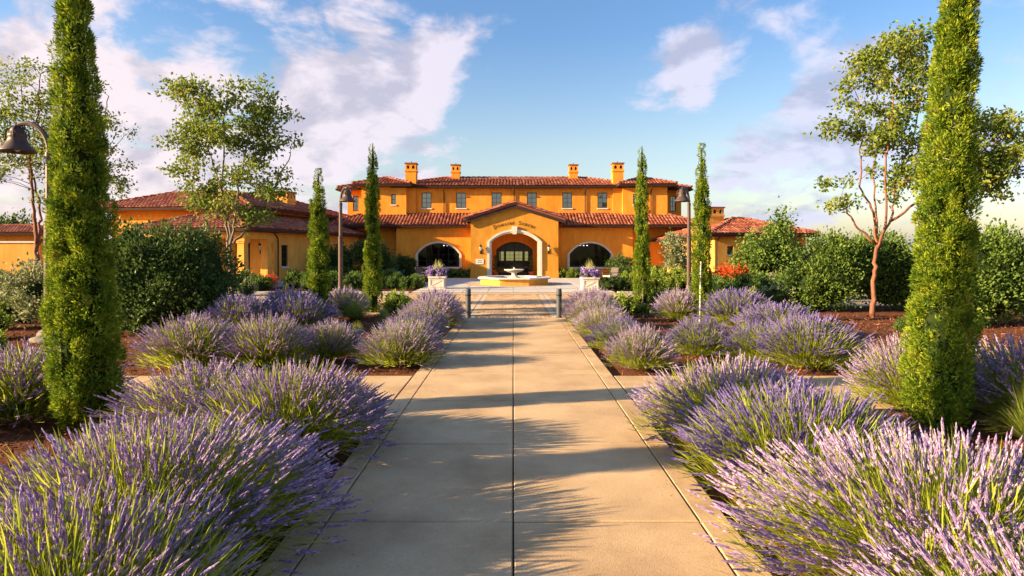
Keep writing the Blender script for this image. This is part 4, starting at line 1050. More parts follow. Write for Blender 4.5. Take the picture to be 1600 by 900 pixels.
# ---- lavender
def bud_template():
    V = [(.40 * math.cos(2 * PI * k / 3), .40 * math.sin(2 * PI * k / 3), .35) for k in range(3)] + [(0, 0, 1.05)]
    F = [(0, 2, 1), (3, 0, 1), (3, 1, 2), (3, 2, 0)]
    return np.array(V), F
def spike_template(nw, nb, rng, fat=1.0):
    """flower spike 1 long on +z: whorls of buds"""
    bv, bf = bud_template(); P = []; D = []; sc = []
    for i in range(nw):
        f = i / max(1, nw - 1)
        z = .02 + .86 * f + rng.uniform(-.02, .02)
        if nw >= 6 and i == 0: z = -.22
        r = .34 * (1 - .45 * f ** 2) * (1 if nw >= 6 else 1.15)
        a0 = rng.uniform(0, 6.3)
        for k in range(nb):
            a = a0 + 2 * PI * k / nb + rng.uniform(-.3, .3)
            D.append((math.cos(a) * .75, math.sin(a) * .75, .8 + .5 * f)); P.append((0, 0, z)); sc.append(r * rng.uniform(.55, .85) * fat)
    D.append((0, 0, 1)); P.append((0, 0, .86)); sc.append(.22 * fat)
    g = G(); s = np.array(sc); g.scatter(bv, [bf], frames(np.array(D), rng, s), np.array(P) * np.array([1, 1, 1]))
    V = np.concatenate(g.V); V[:, :2] *= .42
    return V, g.F[0]
def lavender_geo(n, R, H, seed, nw, nb, nleaf, slen, wind=(0, 0), stemw=.0024, fat=1.0, reach=.76):
    rng = np.random.default_rng(seed)
    ct = np.where(rng.random(n) < .86, rng.uniform(.36, 1, n), rng.uniform(.02, .5, n)); st = np.sqrt(1 - ct ** 2); ph = rng.uniform(0, 2 * PI, n)
    lob = 1 + .10 * np.sin(3 * ph + rng.uniform(0, 6)) + .07 * np.sin(5 * ph + rng.uniform(0, 6))
    k = (1 - np.abs(rng.normal(0, .10, n))) * rng.uniform(.90, 1.08, n)
    E = np.stack([R * lob * st * np.cos(ph) * k + wind[0] * H, R * lob * st * np.sin(ph) * k + wind[1] * H, H * (.10 + .90 * ct) * k], 1)
    B = np.stack([E[:, 0] * .16 + rng.normal(0, .05 * R, n), E[:, 1] * .16 + rng.normal(0, .05 * R, n), np.full(n, .03)], 1)
    # stems rise, then lean out
    Mi = B + (E - B) * .5; Mi[:, 2] += .10 * H * st; Mi[:, :2] -= (E - B)[:, :2] * .05
    T = unit(unit(E - Mi) + np.stack([rng.normal(0, .10, n), rng.normal(0, .10, n), .16 + rng.normal(0, .07, n)], 1))
    L = slen * rng.uniform(.65, 1.3, n)
    E2 = E - T * L[:, None]
    g = G()
    # three-sided stems, two pieces
    S1 = unit(E2 - B); a = unit(np.cross(S1, rng.normal(size=(n, 3)))); b = np.cross(S1, a)
    rings = []
    for (Q, w) in ((B, 1.2), (Mi, 1.0), (E2, .8), (E2 + T * L[:, None] * .9, .4)):
        for q in range(3):
            c = 2 * PI * q / 3; rings.append(Q + (a * math.cos(c) + b * math.sin(c)) * stemw * w)
    V = np.stack(rings, 1); tf = np.array([(i * 3 + q, i * 3 + (q + 1) % 3, (i + 1) * 3 + (q + 1) % 3, (i + 1) * 3 + q) for i in range(3) for q in range(3)])
    g.add(V.reshape(-1, 3), (tf[None] + (np.arange(n) * 12)[:, None, None]).reshape(-1, 4))
    # narrow leaves
    gl = G(); ct = rng.uniform(.1, 1, nleaf); st = np.sqrt(1 - ct ** 2); ph = rng.uniform(0, 2 * PI, nleaf); k = rng.uniform(.06, reach, nleaf) ** .75
    P = np.stack([R * st * np.cos(ph) * k, R * st * np.sin(ph) * k, H * (.02 + .95 * ct * k)], 1)
    D = unit(np.stack([st * np.cos(ph), st * np.sin(ph), ct + .35], 1) + rng.normal(0, .22, (nleaf, 3)))
    sc = np.stack([np.full(nleaf, .028), np.full(nleaf, .028), rng.uniform(.10, .25, nleaf) * H / .75], 1)
    gl.scatter(NARROW_V, [NARROW_F], frames(D, rng, sc), P)
    sp = dict(P=E2, M=frames(T, rng, L), n=n)
    return g, gl, sp
def spikes_mesh(sp, idx, nw, nb, seed, fat=1.0):
    rng = np.random.default_rng(seed); g = G(); tpl = [spike_template(nw, nb, rng, fat) for _ in range(4)]
    for q in range(4):
        ii = idx[q::4]
        if len(ii): g.scatter(tpl[q][0], [tpl[q][1]], sp['M'][ii], sp['P'][ii])
    return g
PARTS = ('stems', 'leaves', 'flower_spikes')

def in_view(P):
    y = np.maximum(P[:, 1], .05); px = 802 + P[:, 0] / y * 1000; py = 393 + (1.8 - P[:, 2]) / y * 1000
    return (P[:, 1] > .3) & (px > 0) & (px < 1600) & (py > 0) & (py < 900)
RSP = np.random.default_rng(5)
SPIKES = []
for q in range(6):
    v, f = spike_template(8, 6, RSP, 1.2); SPIKES.append(to_mesh('flower_spike', G().add(v, f), MT['lav_fl']))
def near_lavender(x, y, R, H, seed, label, n=1450, fmat='lav_fl', nleaf=5500, keep=300, wind=(0, 0)):
    """large bush: the spikes that show largest are objects of their own"""
    rl = np.random.default_rng(seed + 3); wind = (rl.uniform(-.12, .12), rl.uniform(-.08, .08))
    g, gl, sp = lavender_geo(n, R, H, seed, 8, 6, nleaf, .112, wind, .0023, 1.2)
    t = thing('lavender_bush', label, 'lavender', (x, y, 0), 0, 'big lavender bushes at the front of the walk')
    Wp = sp['P'] + np.array([x, y, 0]); d = np.linalg.norm(Wp - np.array([0, 0, 1.8]), axis=1)
    front = ((Wp - np.array([x, y, .2])) * (np.array([0, 0, 1.8]) - np.array([x, y, .2]))).sum(1)
    sc = np.where(in_view(Wp) & (front > 0), d, 99.)
    order = np.argsort(sc); sel = order[:keep]; sel = sel[sc[sel] < 99]; rest = np.setdiff1d(np.arange(n), sel)
    obj('stems', g, MT['lav_stem'], t, kind='stuff'); obj('leaves', gl, MT['lav_leaf'], t, kind='stuff')
    obj('flower_spikes', spikes_mesh(sp, rest, 7, 5, seed + 50, 1.2), MT[fmat], t, kind='stuff')
    for i in sel:
        o = link('flower_spike', SPIKES[int(i) % 6], t)
        M = Matrix([list(sp['M'][i][r]) + [sp['P'][i][r]] for r in range(3)] + [[0, 0, 0, 1]]); o.matrix_basis = M
        if fmat != 'lav_fl': o.material_slots[0].link = 'OBJECT'; o.material_slots[0].material = MT[fmat]
near_lavender(-2.18, 3.75, 1.18, .82, 101, 'huge lavender bush spilling over the left slab edge, its far side brushing the dark cypress')
near_lavender(-2.04, 5.75, 1.02, .82, 103, 'big lavender bush on the corner of the left side path', n=1300)
near_lavender(2.26, 3.3, 1.32, .82, 105, 'huge sunlit lavender bush with pale pinkish spikes on the right of the walk')
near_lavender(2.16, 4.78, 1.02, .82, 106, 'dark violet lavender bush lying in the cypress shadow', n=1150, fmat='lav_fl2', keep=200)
near_lavender(2.05, 5.98, 1.04, .82, 107, 'big yellow green lavender bush on the corner of the right side path', n=1300)
near_lavender(-3.45, 2.75, .85, .74, 102, 'lavender bush in the front corner bed touching the huge left bush', n=900, keep=200)

near_lavender(-1.92, 2.7, 1.0, .76, 108, 'lavender bush at the very start of the left row along the walk', n=1000, keep=200)
near_lavender(2.22, 2.3, 1.02, .76, 109, 'lavender bush at the very start of the right row along the walk', n=1000, keep=200)

def lav_variant(n, R, H, seed, nw, nb, nleaf, fmat, slen, sw, fat):
    g, gl, sp = lavender_geo(n, R, H, seed, nw, nb, int(nleaf * 1.2), slen, (0, 0), sw, fat, .70)
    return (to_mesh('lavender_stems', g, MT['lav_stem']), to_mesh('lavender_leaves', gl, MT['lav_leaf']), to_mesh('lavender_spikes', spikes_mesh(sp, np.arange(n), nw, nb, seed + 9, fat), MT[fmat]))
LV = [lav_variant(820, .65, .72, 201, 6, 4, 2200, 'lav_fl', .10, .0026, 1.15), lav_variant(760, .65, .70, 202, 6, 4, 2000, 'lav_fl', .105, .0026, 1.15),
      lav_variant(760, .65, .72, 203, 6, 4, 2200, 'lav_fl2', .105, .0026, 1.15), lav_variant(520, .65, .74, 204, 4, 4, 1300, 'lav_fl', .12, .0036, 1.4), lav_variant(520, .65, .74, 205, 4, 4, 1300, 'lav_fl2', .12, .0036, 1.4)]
for (x, y, R, h, v, lab) in (
    (-5.35, 6.95, .95, .80, 0, 'tall lavender bush growing behind the near left cypress'),
    (-2.95, 6.15, .80, .76, 1, 'lavender bush covering the inner end of the left side path'),
    (-6.6, 6.1, .8, .72, 1, 'lavender bush at the outer edge of the bed beside the near left cypress'),
    (-1.78, 10.1, .62, .70, 0, 'bright lavender bush on the corner where the left side path meets the walk'),
    (-1.85, 11.7, .60, .66, 2, 'second lavender bush in the left row along the walk, counted from the side path'),
    (-1.95, 13.3, .62, .72, 1, 'third lavender bush in the left row along the walk, counted from the side path'),
    (-1.80, 14.9, .62, .76, 3, 'fourth lavender bush in the left row, next but one to the bollard'),
    (-1.92, 16.3, .66, .80, 3, 'pinkish lavender bush touching the left bollard'),
    (-3.05, 10.7, .60, .66, 1, 'lavender bush between two others behind the left side path'),
    (-3.85, 10.0, .66, .76, 0, 'lavender bush in the middle of the group behind the left side path'),
    (-5.0, 9.95, .80, .78, 1, 'outermost lavender bush of the group behind the left side path, widely arching stems'),
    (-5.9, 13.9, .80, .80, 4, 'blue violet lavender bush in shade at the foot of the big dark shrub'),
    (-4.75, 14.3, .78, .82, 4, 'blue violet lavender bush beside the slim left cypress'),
    (-5.6, 16.0, .75, .82, 3, 'pale lavender bush behind the slim left cypress'),
    (-4.55, 17.4, .62, .80, 3, 'lavender bush in front of the left lamp post'),
    (1.95, 9.75, .50, .66, 1, 'small bright yellow green lavender bush on the corner of right side path and walk'),
    (1.92, 11.5, .55, .62, 2, 'second lavender bush in the right row along the walk, counted from the side path'),
    (1.88, 13.1, .60, .68, 0, 'third lavender bush in the right row along the walk, counted from the side path'),
    (1.85, 14.8, .64, .76, 1, 'fourth lavender bush in the right row, next but one to the bollard'),
    (1.95, 16.3, .72, .80, 3, 'pinkish lavender bush touching the right bollard'),
    (3.2, 11.0, .58, .66, 2, 'dark lavender bush behind the huge bush and the right side path'),
    (4.05, 10.5, .60, .68, 2, 'violet lavender bush between two others behind the right side path'),
    (4.55, 9.85, .78, .80, 2, 'wide violet lavender bush right of its group with sunlit spikes at its foot'),
    (4.3, 16.5, .62, .84, 3, 'pale lavender bush left of the stake supported cypress'),
    (5.25, 15.0, .82, .86, 4, 'large violet lavender bush right of the stake supported cypress'),
    (5.5, 13.3, .80, .74, 4, 'violet lavender bush between the stake supported cypress and the open mulch'),
    (4.5, 7.2, .62, .84, 0, 'lavender bush leaning out left of the near right cypress'),
    (5.55, 6.85, .90, .92, 1, 'tall lavender bush right of the near right cypress'),
    (6.2, 5.7, .8, .8, 0, 'lavender bush at the outer edge of the bed beside the near right cypress')):
    plant('lavender_bush', LV[v], PARTS, lab, 'lavender', (x, y, 0), random.uniform(0, 6.3), (R / .65 * random.uniform(1.12, 1.30), R / .65 * random.uniform(1.12, 1.30), h / .72 * random.uniform(1.0, 1.14)), 'lavender bushes in the beds')

# ---- ornamental grass
def grass_mesh(name, n, R, H, seed, mat, w=.006, droop=.55):
    rng = np.random.default_rng(seed); ph = rng.uniform(0, 2 * PI, n); th = rng.uniform(.05, 1.15, n)
    L = H * rng.uniform(.7, 1.25, n); B = np.stack([np.cos(ph), np.sin(ph), np.zeros(n)], 1) * (rng.uniform(0, .18, n) * R)[:, None]
    o = np.stack([np.cos(ph), np.sin(ph), np.zeros(n)], 1); side = np.stack([-np.sin(ph), np.cos(ph), np.zeros(n)], 1)
    rows = []
    for s in (0, .35, .7, 1.0):
        q = B + o * (np.sin(th) * L * s * (R / H) * 1.1)[:, None]; q[:, 2] = np.cos(th) * L * s * (1 - droop * s * s * np.sin(th)) + .01
        wd = w * (1 - s * .9); rows += [q - side * wd, q + side * wd]
    V = np.stack(rows, 1); tf = np.array([(2 * i, 2 * i + 1, 2 * i + 3, 2 * i + 2) for i in range(3)])
    V[:, :, 2] = np.maximum(V[:, :, 2], .01)
    return to_mesh(name, G().add(V.reshape(-1, 3), (tf[None] + (np.arange(n) * 8)[:, None, None]).reshape(-1, 4)), mat)
GR = [grass_mesh('grass_blades', 900, .5, .55, 301, MT['grass'], .006), grass_mesh('yellow_blades', 500, .4, .5, 302, MT['plume'], .009)]
for (x, y, s, v, lab) in ((-4.1, 16.6, 1.0, 0, 'rounded green grass tuft between the two slim left cypresses'), (-3.0, 15.2, .7, 0, 'low green grass tuft behind the left lavender row'), (-3.6, 17.7, .55, 1, 'small yellow grass tuft by the second slim cypress'),
                          (4.45, 17.6, .8, 1, 'yellow grass tuft between the two slim right cypresses'), (4.9, 6.0, .95, 0, 'long arching grass at the foot of the near right cypress'), (5.9, 6.1, 1.1, 0, 'dense arching grass tuft under the tall right lavender'), (-4.9, 4.9, .7, 0, 'grass tuft at the foot of the near left cypress'),
                          (-3.4, 13.9, .5, 0, 'tiny grass tuft on the mulch left of the walk')):
    plant('grass_tuft', [GR[v]], ('blades',), lab, 'grass tuft', (x, y, 0), random.uniform(0, 6), s, 'ornamental grass tufts')

# ---- cypresses
def cypress_meshes(name, H, prof, n, size, seed, lean=(0, 0)):
    """prof: list of (z fraction, radius)"""
    rng = np.random.default_rng(seed); zf = np.array([p[0] for p in prof]); rf = np.array([p[1] for p in prof])
    # clumps of upright sprays with gaps between them
    nc = n // 75; u = rng.random(nc * 3); z = u; w = np.interp(z, zf, rf) / rf.max(); keep = rng.random(len(z)) < w + .06; z = z[keep][:nc]; nc = len(z)
    ph = rng.uniform(0, 2 * PI, nc); r = np.interp(z, zf, rf) * rng.uniform(.74, 1.22, nc) * (1 + .10 * np.sin(3 * ph + z * 17) + .06 * np.sin(7 * ph - z * 31))
    C = np.stack([np.cos(ph) * r, np.sin(ph) * r, z * H], 1); O = np.stack([np.cos(ph), np.sin(ph), np.zeros(nc)], 1)
    i = rng.integers(0, nc, n)
    Q = unit(rng.normal(size=(n, 3)) + O[i] * .6); P = C[i] + Q * np.array([1.15, 1.15, 2.2]) * size * (rng.uniform(.65, 1.35, nc)[i] * rng.uniform(.6, 1.08, n))[:, None]
    D = unit(O[i] * .2 + np.array([0, 0, .65]) + Q * .8 + rng.normal(0, .3, (n, 3)))
    P[:, 2] = np.clip(P[:, 2], .03, H)
    sc = size * rng.uniform(.6, 1.45, n)
    tv = [(0, 0, 0), (.10, .0, .35), (0, 0, 1), (-.10, 0, .35), (.16, .1, .62), (.05, .05, .30), (-.17, -.08, .68), (-.05, -.05, .32), (.02, .17, .55), (-.02, .06, .25)]
    tf = [(0, 1, 2), (0, 2, 3), (0, 5, 4)]
    tv = [(0, 0, 0), (.15, .0, .45), (0, .04, 1), (-.15, 0, .45), (.34, .1, .74), (.08, .05, .16)]
    g = G(); g.scatter(tv, [tf], frames(D, rng, sc), P)
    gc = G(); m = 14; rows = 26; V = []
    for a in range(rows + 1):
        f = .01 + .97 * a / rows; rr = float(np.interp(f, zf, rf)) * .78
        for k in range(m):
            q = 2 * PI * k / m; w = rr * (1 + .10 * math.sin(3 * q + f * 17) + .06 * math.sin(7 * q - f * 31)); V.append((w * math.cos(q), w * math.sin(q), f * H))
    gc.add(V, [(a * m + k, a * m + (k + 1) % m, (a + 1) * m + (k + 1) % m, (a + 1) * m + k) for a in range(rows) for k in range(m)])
    for gg in (g, gc):
        for V in gg.V: f = V[:, 2] / H; V[:, 0] += lean[0] * f; V[:, 1] += lean[1] * f
    gt = G().tube([(0, 0, -.05), (0, 0, H * .3), (lean[0] * .6, lean[1] * .6, H * .6)], [.06, .045, .02], 7)
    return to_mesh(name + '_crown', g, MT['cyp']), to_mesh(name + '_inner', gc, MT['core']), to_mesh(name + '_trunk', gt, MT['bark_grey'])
CP = ('crown', 'inner_foliage', 'trunk')
NEARP = [(0, .14), (.03, .225), (.12, .25), (.35, .20), (.5, .145), (.63, .09), (.8, .045), (.9, .03), (1, .01)]
ca = cypress_meshes('near_cypress', 7.0, NEARP, 80000, .040, 401, (-.22, 0))
plant('cypress_tree', ca, CP, 'tall dark cypress in shade with bright rim, rising past the top of the picture', 'cypress', (-4.36, 6.55, 0), 0, 1, 'columnar cypresses')
plant('cypress_tree', ca, CP, 'added cypress out of view beside the front corner bed, casting shadow across the walk', 'cypress', (-6.2, 3.75, 0), 2, 1, 'columnar cypresses')  # unseen cypress, added so that its shadow crosses the walk
NEARQ = [(0, .14), (.03, .225), (.10, .25), (.3, .195), (.5, .145), (.65, .10), (.8, .055), (.9, .04), (1, .01)]
cb = cypress_meshes('sunlit_cypress', 7.0, NEARQ, 86000, .040, 402, (.35, 0))
plant('cypress_tree', cb, CP, 'tall sunlit yellow green cypress tied with pale twine, rising past the top of the picture', 'cypress', (4.36, 6.6, 0), 0, 1, 'columnar cypresses')
MIDP = [(0, .13), (.04, .19), (.12, .205), (.4, .185), (.65, .14), (.85, .065), (.95, .025), (1, .005)]
cc = [cypress_meshes('slim_cypress', 4.5, MIDP, 19000, .06, 403), cypress_meshes('slim_cypress', 4.5, MIDP, 19000, .06, 404)]
for (x, y, H, r, v, lab) in ((-5.12, 16.8, 3.95, 1.02, 0, 'short slim cypress beside the blue violet lavender on the left'), (-4.15, 18.9, 5.1, .92, 1, 'tall pointed slim cypress near the left lamp post'),
                             (3.72, 18.5, 4.95, .84, 1, 'tall slim cypress behind the right planter bed with sunlit side'), (4.74, 16.1, 4.5, .84, 0, 'slim cypress tied to a pale wooden stake')):
    plant('cypress_tree', cc[v], CP, lab, 'cypress', (x, y, 0), random.uniform(0, 6), (r, r, H / 4.5), 'columnar cypresses')
t = thing('tree_stake', 'pale wooden stake standing against the slim right cypress', 'stake', (4.64, 15.93, 0)); obj('pole', G().tube([(0, 0, -.05), (.03, .0, 1.55)], .02, 8), MT['stone'], t); obj('tie', G().tube([(-.04, 0, 1.2), (.08, -.03, 1.2), (.2, .05, 1.22)], .012, 5), MT['iron'], t)
t = thing('tree_stake', 'short dark stake in front of the tall slim right cypress', 'stake', (3.70, 18.33, 0)); obj('pole', G().tube([(0, 0, -.05), (.02, .0, 1.05)], .025, 8), MT['bark_grey'], t)
# twine wound round the sunlit cypress
g = G()
for z in (1.35, 1.9, 2.15, 2.5, 2.75, 3.05, 3.4, 3.7, 4.05):
    f = z / 7; r = np.interp(f, [p[0] for p in NEARQ], [p[1] for p in NEARQ]) * 1.0; a0 = random.uniform(-2.9, -1.7); n = random.choice((3, 4, 5))
    g.tube([(r * math.cos(a0 + k * .13) + .35 * f, r * math.sin(a0 + k * .13), z + .008 * k * (-1) ** int(z * 10)) for k in range(n)], .002, 4)
obj('twine', g, MT['stone'], kind='stuff', loc=(4.36, 6.6, 0), label='pale twine wound round the near sunlit cypress', cat='twine')

# ---- broadleaf trees
def tree(name, label, base, d, stems, ell, ncl, nleaf, lsize, seed, bark, leafmat, spread=.16, depth=1.0, rstem=.07, group='open crowned maples'):
    rng = np.random.default_rng(seed)
    bx, by = base
    def w(px, py): return np.array([(px - 802) * d / 1000 - bx, 0, 1.8 + (393 - py) * d / 1000])
    nodes = []; gw = G()
    for pl in stems:
        pts = []
        for i, (px, py, dy) in enumerate(pl):
            p = w(px, py); p[1] = dy; pts.append(p)
        pts = np.array(pts); tt = np.linspace(0, len(pts) - 1, len(pts) * 5); q = np.stack([np.interp(tt, np.arange(len(pts)), pts[:, k]) for k in range(3)], 1)
        q[1:-1] += rng.normal(0, .02, (len(q) - 2, 3))
        r0 = rstem if pl is stems[0] else rstem * .62
        rr = np.linspace(r0, .012, len(q)) if pl is not stems[0] else np.linspace(r0 * 1.25, r0 * .8, len(q))
        gw.tube([tuple(v) for v in q], list(rr), 7)
        nodes += [tuple(v) for v in q[2:]]
    C = []
    A = np.array([e[2] * e[3] for e in ell], float); A /= A.sum()
    for k in range(ncl):
        e = ell[rng.choice(len(ell), p=A)]; v = unit(rng.normal(size=3)) * rng.uniform(.25, 1) ** .6
        c = w(e[0] + v[0] * e[2], e[1] + v[2] * e[3]); c[1] = v[1] * (e[2] + e[3]) / 2 * d / 1000 * depth + (e[4] if len(e) > 4 else 0); C.append(c)
    C = np.array(C); ax = np.array(nodes).mean(0); C = C[np.argsort(np.linalg.norm(C - ax, axis=1))]
    for c in C:
        Nn = np.array(nodes); dd = np.linalg.norm(Nn - c, axis=1) + np.where(Nn[:, 2] > c[2] - .12, 2.5, 0)
        j = int(np.argmin(dd)); a = Nn[j]; ln = np.linalg.norm(c - a)
        m1 = a + (c - a) * .4 + np.array([0, 0, .10 * ln]) + rng.normal(0, .03, 3); m2 = a + (c - a) * .75 + np.array([0, 0, .08 * ln]) + rng.normal(0, .02, 3)
        r = min(.022, .006 + .008 * ln); gw.tube([tuple(a), tuple(m1), tuple(m2), tuple(c)], [r, r * .7, r * .45, .003], 4, cap=False)
        nodes += [tuple(m1), tuple(m2), tuple(c)]
    li = rng.integers(0, len(C), nleaf)
    P = C[li] + rng.normal(size=(nleaf, 3)) * np.array([spread, spread, spread * .62])
    D = unit(rng.normal(size=(nleaf, 3)) + np.array([0, 0, -.25]) + unit(P - C[li]) * .6)
    gl = G(); gl.scatter(LEAF_V, [LEAF_F], frames(D, rng, lsize * rng.uniform(.6, 1.35, nleaf)), P)
    t = thing(name, label, 'tree', (bx, by, 0), 0, group)
    obj('trunk', gw, MT[bark], t, smooth=True); obj('crown', gl, MT[leafmat], t, kind='stuff')
    return t
D1 = 18.0
tree('maple_tree', 'open crowned tree with coppery red bark standing before the right hedge', (10.17, 18.0), D1,
     [[(1364, 497, 0), (1366, 430, 0), (1370, 385, 0)], [(1370, 390, 0), (1372, 330, .2), (1352, 290, .3), (1354, 220, .3), (1350, 150, .3)], [(1370, 390, 0), (1378, 340, -.2), (1372, 250, -.4), (1380, 170, -.4), (1400, 90, -.3)],
      [(1370, 390, 0), (1395, 340, .1), (1408, 290, .3), (1440, 200, .3), (1455, 100, .2)], [(1371, 385, 0), (1385, 345, .5), (1395, 250, 1.0), (1420, 160, 1.1)], [(1395, 345, .1), (1450, 300, -.2), (1520, 240, -.3), (1570, 200, -.3)], [(1366, 380, 0), (1335, 345, .1), (1315, 305, 0)]],
     [(1400, 85, 60, 45), (1345, 110, 35, 35), (1335, 160, 35, 40), (1400, 150, 60, 50), (1310, 200, 30, 22), (1440, 90, 30, 60), (1310, 290, 26, 14), (1320, 325, 30, 16), (1400, 235, 55, 40), (1425, 290, 45, 35), (1375, 200, 50, 40), (1540, 225, 58, 55), (1565, 195, 45, 25), (1545, 290, 48, 28), (1560, 250, 45, 40), (1480, 230, 50, 60)],
     190, 15500, .12, 501, 'bark_red', 'maple', .155, 1.0, .06)
tree('maple_tree', 'open crowned light green tree with slender stems behind the big dark shrub', (-7.5, 17.2), 17.2,
     [[(362, 500, 0), (362, 440, 0), (358, 400, 0)], [(358, 400, 0), (350, 350, .1), (342, 290, .2), (345, 200, .2), (350, 140, .2)], [(358, 400, 0), (372, 350, -.2), (380, 290, -.3), (395, 220, -.3), (405, 160, -.2)], [(358, 400, 0), (350, 360, .4), (330, 300, .7), (305, 230, .8), (290, 170, .7)], [(365, 380, 0), (385, 350, .3), (420, 290, .4), (450, 240, .2)]],
     [(300, 155, 45, 32), (365, 145, 55, 30), (355, 200, 70, 45), (420, 175, 30, 28), (310, 220, 38, 40), (400, 220, 40, 30), (450, 225, 26, 12), (330, 275, 55, 32), (400, 275, 55, 28), (430, 300, 30, 15), (280, 262, 18, 12), (345, 315, 50, 22), (390, 335, 35, 20), (268, 222, 8, 5)],
     165, 11500, .105, 502, 'bark_grey', 'maple', .15, 1.0, .06)
tree('maple_tree', 'feathery tree with several reddish stems beside the bell lamp', (-13.9, 19.0), 19.0,
     [[(57, 492, 0), (57, 430, 0), (57, 380, 0)], [(57, 380, 0), (48, 320, .1), (40, 270, .2), (30, 200, .2), (25, 130, .2)], [(57, 380, 0), (60, 320, -.2), (58, 250, -.3), (70, 180, -.3), (75, 120, -.3)], [(57, 385, 0), (85, 330, .3), (120, 270, .4), (150, 200, .3), (170, 150, 0)], [(57, 385, 0), (45, 330, .5), (20, 250, .7), (0, 190, .7)]],
     [(20, 140, 50, 40), (70, 130, 50, 32), (50, 190, 70, 45), (-30, 190, 40, 50), (130, 170, 45, 45), (165, 220, 38, 35), (178, 275, 26, 30), (60, 250, 60, 30), (110, 240, 50, 50), (-10, 260, 40, 30), (60, 310, 30, 12)],
     210, 12500, .09, 503, 'bark_red', 'maple', .16, 1.0, .075)

# ---- large shrubs and hedges
def big(name, blobs, n, size, mat, seed, label, loc, rz=0, **k):
    me = shrub_meshes(name, blobs, n, size, MT[mat], seed, **k)
    return plant(name, me, ('foliage', 'inner_foliage'), label, 'shrub', loc, rz)
big('evergreen_shrub', [(0, 0, 1.15, 1.35, 1.1, 1.15), (-.8, .2, 1.5, .9, .9, .95), (.75, .1, 1.25, .85, .9, 1.05), (.1, -.2, .7, 1.45, 1.1, .75)], 22000, .085, 'shrub_dark', 601, 'massive dark evergreen shrub rounding in front of the porch wing', (-8.05, 14.6, 0), clump=.11)
big('evergreen_shrub', [(0, 0, 1.1, 1.1, .9, 1.15), (.3, 0, 1.5, .8, .8, .8), (-.4, 0, .7, 1.0, .9, .7)], 12000, .09, 'shrub_mid', 602, 'big green shrub behind the red barked trunk', (9.75, 19.8, 0), clump=.12)
big('evergreen_shrub', [(0, 0, 1.1, 1.2, .9, 1.2), (-.3, 0, 1.6, .8, .8, .75), (.5, 0, .8, 1.0, .9, .8)], 12000, .09, 'shrub_mid', 603, 'big green shrub between the red barked trunk and the near sunlit cypress', (11.9, 20.4, 0), clump=.12)
big('evergreen_shrub', [(0, 0, 1.1, 1.2, 1.0, 1.15), (.4, 0, 1.5, .9, .9, .85), (-.6, 0, .7, .8, .9, .7)], 14000, .085, 'shrub_mid', 604, 'big green shrub to the right of the near sunlit cypress', (11.4, 15.6, 0), clump=.11)
big('evergreen_shrub', [(0, 0, 1.0, 1.3, 1.0, 1.1), (.5, 0, 1.4, .9, .9, .8)], 9000, .09, 'shrub_mid', 605, 'big green shrub at the far right end of the hedge', (13.6, 16.6, 0), clump=.12)
big('variegated_shrub', [(0, 0, .9, .75, .7, .45), (.3, 0, .5, .6, .6, .35), (-.3, .1, 1.2, .5, .5, .3)], 3800, .085, 'shrub_pale', 606, 'pale layered shrub at the foot of the bell lamp', (-11.0, 14.9, 0), core=.4, clump=.10)
big('garden_tree', [(0, 0, 2.0, 1.25, 1.0, .9), (-.3, 0, 1.3, 1.3, 1.0, .7), (.4, 0, 2.9, .35, .35, .7)], 5200, .16, 'shrub_mid', 607, 'bushy green weeping tree in front of the garden wing', (11.9, 29.5, 0), clump=.22, core=.6, upw=-.3)
big('variegated_tree', [(0, 0, 1.85, .55, .55, .8), (.1, 0, 1.3, .6, .5, .4)], 2600, .13, 'shrub_pale', 608, 'small pale leaved tree left of the right lamp', (8.3, 32.5, 0), clump=.14, core=.45)
big('ornamental_tree', [(0, 0, 1.5, .8, .7, .7), (-.5, 0, 1.7, .6, .6, .5), (.5, 0, 1.2, .6, .6, .6)], 3600, .14, 'shrub_dark', 609, 'dark green small tree behind the tall slim left cypress', (-8.2, 37.5, 0), clump=.16)
big('ornamental_tree', [(0, 0, 1.3, .9, .7, .8), (-.5, 0, .9, .7, .6, .6)], 3200, .14, 'shrub_dark', 610, 'dark green small tree behind the left lamp', (-10.0, 37.0, 0), clump=.16)
big('clipped_shrub', [(0, 0, .75, .82, .8, .78)], 4200, .09, 'shrub_dark', 611, 'large clipped round dark shrub under the left arched window', (-7.0, 41.0, 0), clump=.07, core=.85)
big('wall_shrub', [(0, 0, .8, .85, .6, .65), (.4, 0, .6, .6, .6, .5)], 3000, .12, 'shrub_dark', 612, 'dark airy shrub against the wall right of the right arched window', (6.9, 41.0, 0), clump=.14, core=.6)
big('far_tree', [(0, 0, 3.2, 3.0, 2.5, 1.9), (-2, 0, 2.6, 2, 2, 1.6)], 4500, .4, 'shrub_dark', 613, 'distant dark tree crown behind the pavilion roof', (-49.0, 62, 0), clump=.4)

# smaller shrubs: shared meshes
def small(mat, seed, n=1500, size=.075, r=(.5, .5, .42), core=.74, clump=.06, narrow=False):
    return shrub_meshes('shrub', [(0, 0, r[2] * .8, *r), (r[0] * .3, r[1] * .2, r[2] * .6, r[0] * .7, r[1] * .7, r[2] * .7)], n, size, MT[mat], seed, core=core, clump=clump, narrow=narrow)
SM = dict(ball=shrub_meshes('box_ball', [(0, 0, .30, .30, .30, .30)], 1500, .055, MT['shrub_dark'], 620, core=.86, clump=.03), dark=small('shrub_dark', 621), mid=small('shrub_mid', 622), lime=small('shrub_lime', 623), pale=small('shrub_pale', 624), blue=small('shrub_blue', 625, narrow=True), gold=small('shrub_gold', 626),
          red=small('red_fl', 627, 900, .085, core=.6, clump=.08), balls=shrub_meshes('box_ball', [(0, 0, .30, .30, .30, .30)], 1500, .055, MT['shrub_mid'], 628, core=.86, clump=.03))
